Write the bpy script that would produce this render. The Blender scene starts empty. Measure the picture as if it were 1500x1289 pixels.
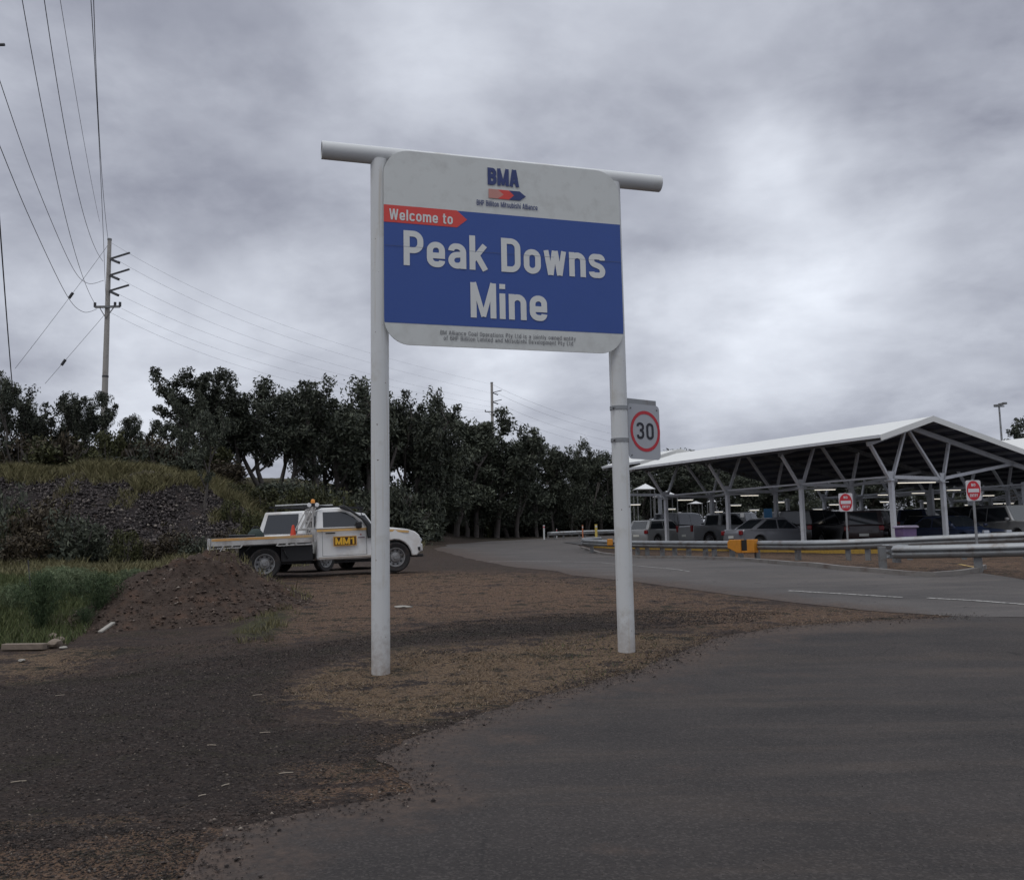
import bpy, bmesh, math, random
import numpy as np
from mathutils import Vector, Matrix, Euler, noise as mnoise
from mathutils.geometry import delaunay_2d_cdt
S = bpy.context.scene
COL = S.collection
rnd = random.Random(7)
rng = np.random.default_rng(11)
R = math.radians
# ------------------------------------------------------------------ camera
EYE = 1.6
FP = 1350.0                                   # focal length in units of the 1500-wide photograph
PITCH = math.atan(152.5 / FP); ROLL = -0.019
CM = Matrix.Rotation(math.pi / 2 + PITCH, 3, 'X') @ Matrix.Rotation(ROLL, 3, 'Z')
cam = bpy.data.objects.new('camera', bpy.data.cameras.new('camera'))
COL.objects.link(cam)
cam.matrix_world = Matrix.Translation((0, 0, EYE)) @ CM.to_4x4()
cam.data.sensor_width = 36; cam.data.lens = 36 * FP / 1500
cam.data.clip_start = 0.1; cam.data.clip_end = 3000
S.camera = cam
S.view_settings.view_transform = 'Standard'; S.view_settings.look = 'None'
S.view_settings.exposure = 0.27; S.view_settings.gamma = 1
# ------------------------------------------------------------------ sky and light
SUN_EL, SUN_AZ = R(58), R(215)
def ray(px, py): return CM @ Vector(((px - 750) / FP, -(py - 644.5) / FP, -1))
def build_world():
    w = bpy.data.worlds.new('World'); S.world = w; w.use_nodes = True
    nt = w.node_tree; N = nt.nodes; L = nt.links; N.clear()
    out = N.new('ShaderNodeOutputWorld'); bg = N.new('ShaderNodeBackground'); L.new(bg.outputs[0], out.inputs[0])
    bg.inputs['Strength'].default_value = 0.1
    sky = N.new('ShaderNodeTexSky'); sky.sky_type = 'NISHITA'; sky.sun_disc = False
    sky.sun_elevation = SUN_EL; sky.sun_rotation = SUN_AZ
    tc = N.new('ShaderNodeTexCoord')
    def math_(op, a, b=None, c=None, clamp=False):
        n = N.new('ShaderNodeMath'); n.operation = op; n.use_clamp = clamp
        for i, v in enumerate((a, b, c)):
            if v is None: continue
            if isinstance(v, (int, float)): n.inputs[i].default_value = v
            else: L.new(v, n.inputs[i])
        return n.outputs[0]
    sep = N.new('ShaderNodeSeparateXYZ'); L.new(tc.outputs['Generated'], sep.inputs[0])
    zc = math_('ADD', math_('MAXIMUM', sep.outputs[2], 0.0), 0.30)
    comb = N.new('ShaderNodeCombineXYZ')
    L.new(math_('DIVIDE', sep.outputs[0], zc), comb.inputs[0]); L.new(math_('DIVIDE', sep.outputs[1], zc), comb.inputs[1])
    def noise(scale, detail, rough, vec, off=0.0, dist=0.0):
        n = N.new('ShaderNodeTexNoise'); n.inputs['Scale'].default_value = scale; n.inputs['Detail'].default_value = detail
        n.inputs['Roughness'].default_value = rough; n.inputs['Distortion'].default_value = dist
        m = N.new('ShaderNodeMapping'); m.inputs['Location'].default_value = (off, off * .7, off * 1.3)
        L.new(vec, m.inputs[0]); L.new(m.outputs[0], n.inputs['Vector']); return n
    nA = noise(1.1, 3, 0.45, comb.outputs[0], 3.1, .2); nB = noise(3.0, 5, 0.5, comb.outputs[0], 9.4, .2)
    nC = noise(7.0, 6, 0.55, comb.outputs[0], 1.7)
    nw = noise(3.0, 4, 0.55, tc.outputs['Generated'], 5.5)
    sub = N.new('ShaderNodeVectorMath'); sub.operation = 'SUBTRACT'; L.new(nw.outputs['Color'], sub.inputs[0]); sub.inputs[1].default_value = (.5, .5, .5)
    sc = N.new('ShaderNodeVectorMath'); sc.operation = 'SCALE'; L.new(sub.outputs[0], sc.inputs[0]); sc.inputs['Scale'].default_value = 0.30
    wd = N.new('ShaderNodeVectorMath'); wd.operation = 'ADD'; L.new(tc.outputs['Generated'], wd.inputs[0]); L.new(sc.outputs[0], wd.inputs[1])
    val = math_('MULTIPLY_ADD', nA.outputs['Fac'], 0.40, 0.185)
    val = math_('ADD', val, math_('MULTIPLY', math_('SUBTRACT', nB.outputs['Fac'], .5), 0.34))
    val = math_('ADD', val, math_('MULTIPLY', math_('SUBTRACT', nC.outputs['Fac'], .5), 0.17))
    nD = noise(2.1, 9, 0.58, comb.outputs[0], 6.2, .35); nE = noise(4.3, 9, 0.6, comb.outputs[0], 12.7, .25)
    for nn, a_, b_, k_ in ((nD, .42, .62, .075), (nE, .44, .66, .04)):
        q = N.new('ShaderNodeMapRange'); q.interpolation_type = 'SMOOTHSTEP'; L.new(nn.outputs['Fac'], q.inputs[0]); q.inputs[1].default_value = a_; q.inputs[2].default_value = b_; q.inputs[3].default_value = -k_*.5; q.inputs[4].default_value = k_*.5
        val = math_('ADD', val, q.outputs[0])
    # brighter and darker banks of cloud, each a direction in the sky: (photo point it lies behind, reach, strength)
    for px, py, reach, k in ((1150, 400, .15, .24), (1110, 290, .09, .12), (200, 535, .11, .24), (400, 465, .08, .20), (650, 560, .10, .08), (1380, 420, .10, .08), (640, 90, .12, .10), (1000, 90, .16, .06), (600, 560, .12, .07), (1000, 560, .12, .07),
                             (60, 60, .25, -.05), (300, 340, .13, -.09), (420, 150, .14, -.03), (1000, 330, .06, -.05), (1320, 560, .12, -.03), (1470, 60, .12, -.06),
                             (700, 540, .10, .05), (1330, 240, .12, .04), (1250,120,.1,-.04)):
        d = ray(px, py).normalized()
        dn = N.new('ShaderNodeVectorMath'); dn.operation = 'DISTANCE'; L.new(wd.outputs[0], dn.inputs[0]); dn.inputs[1].default_value = d
        g = N.new('ShaderNodeMapRange'); g.interpolation_type = 'SMOOTHERSTEP'; L.new(dn.outputs['Value'], g.inputs[0])
        g.inputs[1].default_value = 0.0; g.inputs[2].default_value = reach * 1.6; g.inputs[3].default_value = k; g.inputs[4].default_value = 0.0
        val = math_('ADD', val, g.outputs[0])
    up = N.new('ShaderNodeMapRange'); up.interpolation_type = 'SMOOTHSTEP'; L.new(sep.outputs[2], up.inputs[0])
    up.inputs[1].default_value = 0.50; up.inputs[2].default_value = 0.9; up.inputs[3].default_value = 0.0; up.inputs[4].default_value = 0.55
    val = math_('ADD', val, up.outputs[0])
    val = math_('MAXIMUM', val, 0.2)
    cc = N.new('ShaderNodeCombineColor')
    L.new(math_('MULTIPLY', val, 9.5), cc.inputs[0]); L.new(math_('MULTIPLY', val, 9.98), cc.inputs[1]); L.new(math_('MULTIPLY_ADD', val, 10.35, .46), cc.inputs[2])
    mix = N.new('ShaderNodeMix'); mix.data_type = 'RGBA'; mix.inputs[0].default_value = 0.97
    L.new(sky.outputs[0], mix.inputs[6]); L.new(cc.outputs[0], mix.inputs[7])
    L.new(mix.outputs[2], bg.inputs['Color'])
build_world()
sl = bpy.data.lights.new('sun', 'SUN'); sl.energy = 0.55; sl.angle = R(22); sl.color = (1, .97, .93)
sun = bpy.data.objects.new('sun', sl); COL.objects.link(sun)
sd = Vector((math.sin(SUN_AZ) * math.cos(SUN_EL), math.cos(SUN_AZ) * math.cos(SUN_EL), math.sin(SUN_EL)))
sun.rotation_euler = sd.to_track_quat('Z', 'Y').to_euler()
# ------------------------------------------------------------------ terrain height
KY = np.array([-60, 0, 7, 11.25, 12.1, 17, 22.8, 23.8, 30, 36.4, 48.4, 60, 75, 100, 140, 250, 700])
KZ = np.array([-.1, -.06, -.02, .09, .19, .5, .85, .90, .93, .96, 1.19, 1.5, 2.0, 2.7, 3.6, 6, 14.])
def _pchip(x, y):
    h = np.diff(x); d = np.diff(y) / h; m = np.zeros_like(y); m[0] = d[0]; m[-1] = d[-1]
    for i in range(1, len(x) - 1):
        if d[i-1] * d[i] > 0:
            w1 = 2*h[i] + h[i-1]; w2 = h[i] + 2*h[i-1]; m[i] = (w1+w2) / (w1/d[i-1] + w2/d[i])
    return m
KM = _pchip(KY, KZ)
def base_z(y):
    y = np.clip(y, KY[0], KY[-1]); i = np.clip(np.searchsorted(KY, y, side='right') - 1, 0, len(KY) - 2)
    h = KY[i+1] - KY[i]; t = (y - KY[i]) / h
    return (2*t**3-3*t**2+1)*KZ[i] + (t**3-2*t**2+t)*h*KM[i] + (-2*t**3+3*t**2)*KZ[i+1] + (t**3-t**2)*h*KM[i+1]
def sstep(a, b, x):
    t = np.clip((x - a) / (b - a), 0, 1); return t*t*(3-2*t)
def terrain(x, y):
    x = np.asarray(x, float); y = np.asarray(y, float)
    z = base_z(y)
    wob = .9*np.sin(x*.35+1) + .6*np.sin(x*.81+.4) + .35*np.sin(x*1.7+2)
    toe = 38 + wob*.4 ; crest = 45.5 + wob
    hgt = 4.0*(1 - sstep(-18.5, -8, x)*.88)
    side = 1 - sstep(-9.5, -3, x)
    z = z + hgt*side*sstep(0, 1, (y - toe)/(crest - toe))
    z = z + sstep(30, 40, y)*(1-sstep(-12, -6, x))*0.35
    z = z + sstep(50, 80, y)*(1-sstep(-14, 0, x))*1.0
    z = z - .12*sstep(-3.6, -5.5, x)*(1-sstep(14, 20, y))*sstep(6, 9, y)       # shallow verge on the left
    return z
def P(px, py, Y):
    d = ray(px, py); return Vector((0, 0, EYE)) + d * (Y / d.y)
def G(px, py, y0=2.0, y1=160):
    d = ray(px, py); ts = np.concatenate([np.arange(y0, 60, .05), np.arange(60, y1, .25)])
    x = d.x/d.y*ts; z = EYE + d.z/d.y*ts; k = np.nonzero(z <= terrain(x, ts))[0]
    if len(k) == 0: k = [int(np.argmin(z - terrain(x, ts)))]
    t = ts[k[0]]; return (d.x/d.y*t, t)
def tz(x, y): return float(terrain(x, y))
# ------------------------------------------------------------------ materials
def lin(c): return tuple(v if len(c) < 0 else v for v in c)
MATS = {}
def mat(name, col, rough=.6, metal=0, noise=0.12, nscale=8, bump=0, bscale=60, spec=.5, emis=0, coat=0, dirt=None, dscale=3, dlo=.5, dhi=.7):
    if name in MATS: return MATS[name]
    m = bpy.data.materials.new(name); m.use_nodes = True; nt = m.node_tree; N = nt.nodes; L = nt.links
    b = N['Principled BSDF']; b.inputs['Roughness'].default_value = rough; b.inputs['Metallic'].default_value = metal
    b.inputs['Specular IOR Level'].default_value = spec
    if coat: b.inputs['Coat Weight'].default_value = coat
    tc = N.new('ShaderNodeTexCoord'); src = tc.outputs['Object']
    n = N.new('ShaderNodeTexNoise'); n.inputs['Scale'].default_value = nscale; n.inputs['Detail'].default_value = 5; L.new(src, n.inputs['Vector'])
    mx = N.new('ShaderNodeMix'); mx.data_type = 'RGBA'; L.new(n.outputs['Fac'], mx.inputs[0])
    mx.inputs[6].default_value = (*[v*(1-noise) for v in col], 1); mx.inputs[7].default_value = (*[min(1, v*(1+noise)) for v in col], 1)
    cur = mx.outputs[2]
    if dirt:
        n2 = N.new('ShaderNodeTexNoise'); n2.inputs['Scale'].default_value = dscale; n2.inputs['Detail'].default_value = 8; n2.inputs['Roughness'].default_value = .65
        L.new(src, n2.inputs['Vector']); r = N.new('ShaderNodeMapRange'); L.new(n2.outputs['Fac'], r.inputs[0]); r.inputs[1].default_value = dlo; r.inputs[2].default_value = dhi
        m2 = N.new('ShaderNodeMix'); m2.data_type = 'RGBA'; L.new(r.outputs[0], m2.inputs[0]); L.new(cur, m2.inputs[6]); m2.inputs[7].default_value = (*dirt, 1); cur = m2.outputs[2]
    L.new(cur, b.inputs['Base Color'])
    if bump:
        n3 = N.new('ShaderNodeTexNoise'); n3.inputs['Scale'].default_value = bscale; n3.inputs['Detail'].default_value = 4; L.new(src, n3.inputs['Vector'])
        bp = N.new('ShaderNodeBump'); bp.inputs['Strength'].default_value = bump; bp.inputs['Distance'].default_value = .02
        L.new(n3.outputs['Fac'], bp.inputs['Height']); L.new(bp.outputs[0], b.inputs['Normal'])
    if emis:
        b.inputs['Emission Color'].default_value = (*col, 1); b.inputs['Emission Strength'].default_value = emis
    MATS[name] = m; return m
def splash(m):
    nt = m.node_tree; N = nt.nodes; L = nt.links; b = N['Principled BSDF']; src = b.inputs['Base Color'].links[0].from_socket
    tc = N.new('ShaderNodeTexCoord'); sp = N.new('ShaderNodeSeparateXYZ'); L.new(tc.outputs['Object'], sp.inputs[0]); n = N.new('ShaderNodeTexNoise'); n.inputs['Scale'].default_value = 9; n.inputs['Detail'].default_value = 8; n.inputs['Roughness'].default_value = .7; L.new(tc.outputs['Object'], n.inputs['Vector'])
    r = N.new('ShaderNodeMapRange'); L.new(sp.outputs[2], r.inputs[0]); r.inputs[1].default_value = 0; r.inputs[2].default_value = .75; r.inputs[3].default_value = .62; r.inputs[4].default_value = .18
    a = N.new('ShaderNodeMath'); a.operation = 'ADD'; L.new(r.outputs[0], a.inputs[0]); L.new(n.outputs['Fac'], a.inputs[1]); r2 = N.new('ShaderNodeMapRange'); L.new(a.outputs[0], r2.inputs[0]); r2.inputs[1].default_value = .80; r2.inputs[2].default_value = 1.25; r2.inputs[4].default_value = .75
    mx = N.new('ShaderNodeMix'); mx.data_type = 'RGBA'; L.new(r2.outputs[0], mx.inputs[0]); L.new(src, mx.inputs[6]); mx.inputs[7].default_value = (.25, .19, .15, 1)
    # rust specks and thin vertical runs
    mp = N.new('ShaderNodeMapping'); mp.inputs['Scale'].default_value = (22, 22, .7); L.new(tc.outputs['Object'], mp.inputs[0]); n3 = N.new('ShaderNodeTexNoise'); n3.inputs['Scale'].default_value = 1; n3.inputs['Detail'].default_value = 4; L.new(mp.outputs[0], n3.inputs['Vector'])
    r3 = N.new('ShaderNodeMapRange'); L.new(n3.outputs['Fac'], r3.inputs[0]); r3.inputs[1].default_value = .60; r3.inputs[2].default_value = .75; r3.inputs[4].default_value = .55
    m3 = N.new('ShaderNodeMix'); m3.data_type = 'RGBA'; L.new(r3.outputs[0], m3.inputs[0]); L.new(mx.outputs[2], m3.inputs[6]); m3.inputs[7].default_value = (.43, .36, .26, 1)
    n4 = N.new('ShaderNodeTexNoise'); n4.inputs['Scale'].default_value = 26; n4.inputs['Detail'].default_value = 2; L.new(tc.outputs['Object'], n4.inputs['Vector']); r4 = N.new('ShaderNodeMapRange'); L.new(n4.outputs['Fac'], r4.inputs[0]); r4.inputs[1].default_value = .735; r4.inputs[2].default_value = .76
    m4 = N.new('ShaderNodeMix'); m4.data_type = 'RGBA'; L.new(r4.outputs[0], m4.inputs[0]); L.new(m3.outputs[2], m4.inputs[6]); m4.inputs[7].default_value = (.12, .07, .05, 1)
    L.new(m4.outputs[2], b.inputs['Base Color'])
def leaf_mat(name, a, b_, c):
    if name in MATS: return MATS[name]
    m = bpy.data.materials.new(name); m.use_nodes = True; nt = m.node_tree; N = nt.nodes; L = nt.links
    b = N['Principled BSDF']; b.inputs['Roughness'].default_value = .65; b.inputs['Specular IOR Level'].default_value = .25
    g = N.new('ShaderNodeNewGeometry'); oi = N.new('ShaderNodeObjectInfo')
    rp = N.new('ShaderNodeValToRGB'); L.new(g.outputs['Random Per Island'], rp.inputs[0])
    rp.color_ramp.elements[0].color = (*a, 1); rp.color_ramp.elements[1].color = (*c, 1)
    e = rp.color_ramp.elements.new(.55); e.color = (*b_, 1)
    hs = N.new('ShaderNodeHueSaturation'); L.new(rp.outputs[0], hs.inputs['Color'])
    r = N.new('ShaderNodeMapRange'); L.new(oi.outputs['Random'], r.inputs[0]); r.inputs[3].default_value = .75; r.inputs[4].default_value = 1.3
    L.new(r.outputs[0], hs.inputs['Value']); L.new(hs.outputs[0], b.inputs['Base Color'])
    MATS[name] = m; return m
WHITE = mat('white_post_paint', (.62, .63, .62), .45, noise=.05, nscale=3, dirt=(.40, .37, .30), dscale=2.2, dlo=.56, dhi=.8)
POSTW = mat('weathered_white_post', (.62, .63, .62), .45, noise=.05, nscale=3, dirt=(.44, .42, .36), dscale=2.2, dlo=.54, dhi=.8); splash(POSTW)
CARWHITE = mat('white_car_paint', (.72, .72, .70), .3, noise=.03, coat=.5, dirt=(.45, .38, .31), dscale=1.6, dlo=.5, dhi=.85)
BLACK = mat('black_plastic', (.012, .012, .013), .55, noise=.3)
RUBBER = mat('tyre_rubber', (.018, .017, .017), .85, noise=.3, nscale=20, dirt=(.06, .045, .038), dscale=6)
GLASS = mat('dark_window_glass', (.02, .024, .028), .06, noise=.1, spec=.8)
CHROME = mat('headlight_glass', (.5, .52, .55), .15, metal=.5, noise=.2, nscale=30)
STEEL = mat('steel_rim', (.26, .26, .26), .5, metal=.4, noise=.2, nscale=20, dirt=(.12, .1, .085), dscale=8)
GALV = mat('galvanised_steel', (.30, .31, .315), .5, metal=.55, noise=.2, nscale=6, dirt=(.16, .13, .11), dscale=3)
GALVP = mat('dull_galvanised_post', (.20, .205, .205), .65, metal=.3, noise=.2, nscale=8, dirt=(.12, .09, .075), dscale=5)
SHEDW = mat('white_shed_steel', (.56, .57, .59), .5, noise=.06, nscale=4, dirt=(.36, .36, .36), dscale=3, dlo=.55, dhi=.8)
ROOFT = mat('white_roof_sheet', (.70, .70, .67), .5, noise=.04, nscale=1.5)
ROOFU = mat('roof_underside', (.075, .08, .11), .7, noise=.2, nscale=1.0)  # unlit shade put into the colour, darker than the sheet itself
PURL = mat('dark_purlin_steel', (.16, .165, .18), .6, noise=.2)
YELL = mat('yellow_paint', (.42, .26, .045), .6, noise=.15, nscale=12, dirt=(.16, .12, .05), dscale=9, dlo=.5, dhi=.75)
ORANGE = mat('orange_plastic', (.75, .13, .02), .5)
YSTRIPE = mat('yellow_stripe', (.70, .42, .14), .45, noise=.1, dirt=(.45, .33, .2), dscale=9)
RED = mat('red_sign_paint', (.50, .022, .035), .5, noise=.08)
TAILRED = mat('red_tail_lamp', (.20, .010, .012), .2, noise=.2)
TUBE = mat('lit_fluorescent_tube', (1, .93, .80), .5, emis=.8, noise=0)
WOODP = mat('concrete_pole', (.36, .34, .31), .8, noise=.2, nscale=2, dirt=(.22, .2, .18), dscale=2)
WIRE = mat('dark_cable', (.05, .05, .055), .6, noise=.1)
BARK = mat('grey_bark', (.10, .088, .078), .9, noise=.5, nscale=5, bump=.4, bscale=20)
# ------------------------------------------------------------------ mesh building
class MB:
    def __init__(s): s.v = []; s.f = []; s.m = []; s.cm = 0
    def add(s, vs, fs):
        o = len(s.v); s.v += [tuple(v) for v in vs]; s.f += [tuple(i + o for i in f) for f in fs]; s.m += [s.cm]*len(fs); return s
    def box(s, c, d, rz=0, M=None):
        x, y, z = d[0]/2, d[1]/2, d[2]/2; vs = [Vector((a*x, b*y, e*z)) for a in (-1, 1) for b in (-1, 1) for e in (-1, 1)]
        Q = Matrix.Rotation(rz, 3, 'Z') if M is None else M
        return s.add([Q @ v + Vector(c) for v in vs], [(0,1,3,2),(4,6,7,5),(0,4,5,1),(2,3,7,6),(0,2,6,4),(1,5,7,3)])
    def bar(s, a, b, w, h, up=(0, 0, 1)):
        a = Vector(a); b = Vector(b); d = b - a; L = d.length; X = d.normalized(); U = Vector(up)
        if abs(X.dot(U)) > .98: U = Vector((1, 0, 0))
        Y = U.cross(X).normalized(); Z = X.cross(Y); M = Matrix((X, Y, Z)).transposed()
        return s.box((a + b)/2, (L, w, h), M=M)
    def tube(s, pts, r, n=12, cap=True):
        pts = [Vector(p) for p in pts]; rs = r if isinstance(r, (list, tuple)) else [r]*len(pts); o = len(s.v)
        pu = None
        for i, p in enumerate(pts):
            t = (pts[min(i+1, len(pts)-1)] - pts[max(i-1, 0)]).normalized()
            if pu is None: pu = t.orthogonal().normalized()
            u = (pu - t*pu.dot(t)).normalized(); pu = u; w = t.cross(u)
            for k in range(n):
                a = 2*math.pi*k/n; s.v.append(tuple(p + (u*math.cos(a) + w*math.sin(a))*rs[i]))
        for i in range(len(pts)-1):
            for k in range(n):
                s.f.append((o+i*n+k, o+i*n+(k+1) % n, o+(i+1)*n+(k+1) % n, o+(i+1)*n+k)); s.m.append(s.cm)
        if cap:
            s.f.append(tuple(o+k for k in reversed(range(n)))); s.m.append(s.cm)
            s.f.append(tuple(o+(len(pts)-1)*n+k for k in range(n))); s.m.append(s.cm)
        return s
    def lathe(s, prof, c=(0, 0, 0), axis='Y', n=28):
        o = len(s.v); c = Vector(c)
        for (r, h) in prof:
            for k in range(n):
                a = 2*math.pi*k/n; p = (r*math.cos(a), h, r*math.sin(a)) if axis == 'Y' else ((r*math.cos(a), r*math.sin(a), h) if axis == 'Z' else (h, r*math.cos(a), r*math.sin(a)))
                s.v.append(tuple(Vector(p) + c))
        for i in range(len(prof)-1):
            for k in range(n): s.f.append((o+i*n+k, o+i*n+(k+1) % n, o+(i+1)*n+(k+1) % n, o+(i+1)*n+k)); s.m.append(s.cm)
        return s
    def prism(s, poly, fn0, fn1):
        """poly of 2-D points; fn0/fn1 map a 2-D point to the near/far 3-D point"""
        n = len(poly); vs = [fn0(p) for p in poly] + [fn1(p) for p in poly]
        fs = [tuple(range(n)), tuple(reversed(range(n, 2*n)))] + [(i+n, (i+1) % n + n, (i+1) % n, i) for i in range(n)]
        return s.add(vs, fs)
    def build(s, name, m, parent=None, smooth=None, bevel=0, loc=None):
        me = bpy.data.meshes.new(name); me.from_pydata(s.v, [], s.f)
        ms = m if isinstance(m, (list, tuple)) else [m]
        for q in ms: me.materials.append(q)
        if len(ms) > 1: me.polygons.foreach_set('material_index', s.m)
        bm = bmesh.new(); bm.from_mesh(me); bmesh.ops.recalc_face_normals(bm, faces=bm.faces); bm.to_mesh(me); bm.free()
        if smooth:
            me.polygons.foreach_set('use_smooth', [True]*len(me.polygons)); me.set_sharp_from_angle(angle=R(smooth))
        o = bpy.data.objects.new(name, me); COL.objects.link(o)
        if parent is not None: o.parent = parent
        if loc is not None: o.location = loc
        if bevel:
            b = o.modifiers.new('bevel', 'BEVEL'); b.width = bevel; b.segments = 2; b.limit_method = 'ANGLE'; b.angle_limit = R(30)
        return o
def tag(o, label=None, cat=None, group=None, kind=None):
    if label: o['label'] = label
    if cat: o['category'] = cat
    if group: o['group'] = group
    if kind: o['kind'] = kind
    return o
def empty(name, loc=(0, 0, 0), rz=0, rot=None):
    o = bpy.data.objects.new(name, None); COL.objects.link(o); o.location = loc; o.rotation_euler = rot if rot else (0, 0, rz); o.empty_display_size = .2
    return o
def copy_tree(o, parent=None):
    c = o.copy(); COL.objects.link(c)
    if parent is not None: c.parent = parent
    for ch in [q for q in o.children]: copy_tree(ch, c)
    return c
def fast_mesh(name, V, F, m, smooth=False):
    """V (n,3) array, F (k,3|4) array"""
    me = bpy.data.meshes.new(name); k = F.shape[1]
    me.vertices.add(len(V)); me.vertices.foreach_set('co', np.asarray(V, np.float32).ravel())
    me.loops.add(F.size); me.loops.foreach_set('vertex_index', F.astype(np.int32).ravel())
    me.polygons.add(len(F)); me.polygons.foreach_set('loop_start', np.arange(0, F.size, k, dtype=np.int32))
    me.polygons.foreach_set('loop_total', np.full(len(F), k, np.int32))
    if smooth: me.polygons.foreach_set('use_smooth', [True]*len(F))
    for q in (m if isinstance(m, (list, tuple)) else [m]): me.materials.append(q)
    me.update(calc_edges=True); me.validate(); return me
def link(name, me, parent=None):
    o = bpy.data.objects.new(name, me); COL.objects.link(o)
    if parent is not None: o.parent = parent
    return o
def in_poly(x, y, poly):
    x = np.asarray(x); y = np.asarray(y); ins = np.zeros(x.shape, bool); n = len(poly)
    for i in range(n):
        x0, y0 = poly[i]; x1, y1 = poly[(i+1) % n]
        c = ((y0 > y) != (y1 > y)) & (x < (x1-x0)*(y-y0)/((y1-y0) or 1e-12) + x0); ins ^= c
    return ins
def poly_dist(x, y, poly):
    d = np.full(np.shape(x), 1e9); n = len(poly)
    for i in range(n):
        x0, y0 = poly[i]; x1, y1 = poly[(i+1) % n]; dx, dy = x1-x0, y1-y0; q = dx*dx+dy*dy or 1e-12
        t = np.clip(((x-x0)*dx + (y-y0)*dy)/q, 0, 1); d = np.minimum(d, np.hypot(x-x0-t*dx, y-y0-t*dy))
    return np.where(in_poly(x, y, poly), d, -d)
# ------------------------------------------------------------------ ground
def GP(pts): return [G(*p) for p in pts]
FORE = GP([(985, 962), (930, 983), (860, 1003), (760, 1030), (660, 1062), (600, 1085), (560, 1110), (585, 1135), (600, 1160), (540, 1180), (420, 1195), (325, 1215), (296, 1250), (275, 1289)]) + \
    [(-1.9, 3.2), (-1.5, 1.0), (-1, -8), (30, -8), (32, 15.0)] + GP([(1500, 905), (1400, 903), (1300, 908), (1150, 918), (1060, 932)])
ROADP = GP([(634, 803.5), (660, 811), (700, 821), (760, 832), (840, 843), (920, 851), (1050, 869), (1180, 885), (1300, 897), (1400, 903), (1500, 905)]) + [(32, 15.0), (34, 22)] + \
    GP([(1500, 850), (1431, 838.5), (1368, 845), (1286, 839.5), (1230, 835), (1160, 828.5), (1090, 822), (1000, 818), (940, 818), (880, 812), (852, 803), (846, 797), (858, 791.5)]) + \
    [(9.5, 64), (30, 70), (30, 84)] + GP([(900, 784.5), (850, 786), (800, 788.5), (720, 792.5), (660, 797.5)])
def ragged(poly, step=.25, amp=.07, seed=0):
    out = []; n = len(poly)
    for i in range(n):
        a = Vector(poly[i]); b = Vector(poly[(i+1) % n]); L = (b-a).length; far = max(1.0, min(a.y, b.y)/12); k = max(1, min(120, int(L/(step*far))))
        nr = Vector((-(b-a).y, (b-a).x)).normalized() if L > 0 else Vector((0, 1))
        for j in range(k):
            p = a.lerp(b, j/k); q = mnoise.noise(Vector((p.x*1.7+seed, p.y*1.7, seed))) + .5*mnoise.noise(Vector((p.x*6, p.y*6+seed, 3)))
            out.append(tuple(p + nr*q*amp*far))
    return out
FORE_R = ragged(FORE, .12, .10, 2); ROAD_R = ragged(ROADP, .3, .06, 5)
def sheet(name, poly, off, m, grid, edge=None, edge_w=1.1, dust=()):
    xs = [p[0] for p in poly]; ys = [p[1] for p in poly]; gx = np.arange(min(xs), max(xs), grid); gy = np.arange(min(ys), max(ys), grid)
    X, Y = np.meshgrid(gx, gy); X = X.ravel(); Y = Y.ravel(); d = poly_dist(X, Y, poly); k = d > grid*.3
    pts = [Vector(p) for p in poly] + [Vector((a, b)) for a, b in zip(X[k], Y[k])]; n = len(poly)
    vs, es, fs, *_ = delaunay_2d_cdt(pts, [(i, (i+1) % n) for i in range(n)], [], 1, 1e-5)
    vs = np.array([(v.x, v.y) for v in vs]); z = terrain(vs[:, 0], vs[:, 1]) + off
    me = bpy.data.meshes.new(name); me.from_pydata([(a, b, c) for (a, b), c in zip(vs, z)], [], [tuple(f) for f in fs])
    me.materials.append(m); me.polygons.foreach_set('use_smooth', [True]*len(me.polygons))
    if edge is not None:
        w = np.full(len(vs), 9.0)
        for a, b in zip(edge[:-1], edge[1:]):
            d = np.array([b[0]-a[0], b[1]-a[1]]); t = np.clip(((vs-np.array(a))@d)/max(1e-9, d@d), 0, 1); w = np.minimum(w, np.hypot(*(vs-np.array(a)-t[:, None]*d).T)/np.maximum(1, vs[:, 1]/9))
        extra = np.zeros(len(vs))
        for (px, py, rx_, ry_, k_) in dust:
            gx_, gy_ = G(px, py); extra = np.maximum(extra, k_*np.clip(1.3-np.hypot((vs[:, 0]-gx_)/rx_, (vs[:, 1]-gy_)/ry_), 0, 1))
        w = np.minimum(w, edge_w*(1-extra))
        at = me.attributes.new('edge_dust', 'FLOAT', 'POINT'); at.data.foreach_set('value', np.clip(1-w/edge_w, 0, 1).astype(np.float32))
    o = bpy.data.objects.new(name, me); COL.objects.link(o); o['kind'] = 'structure'; return o
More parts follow.
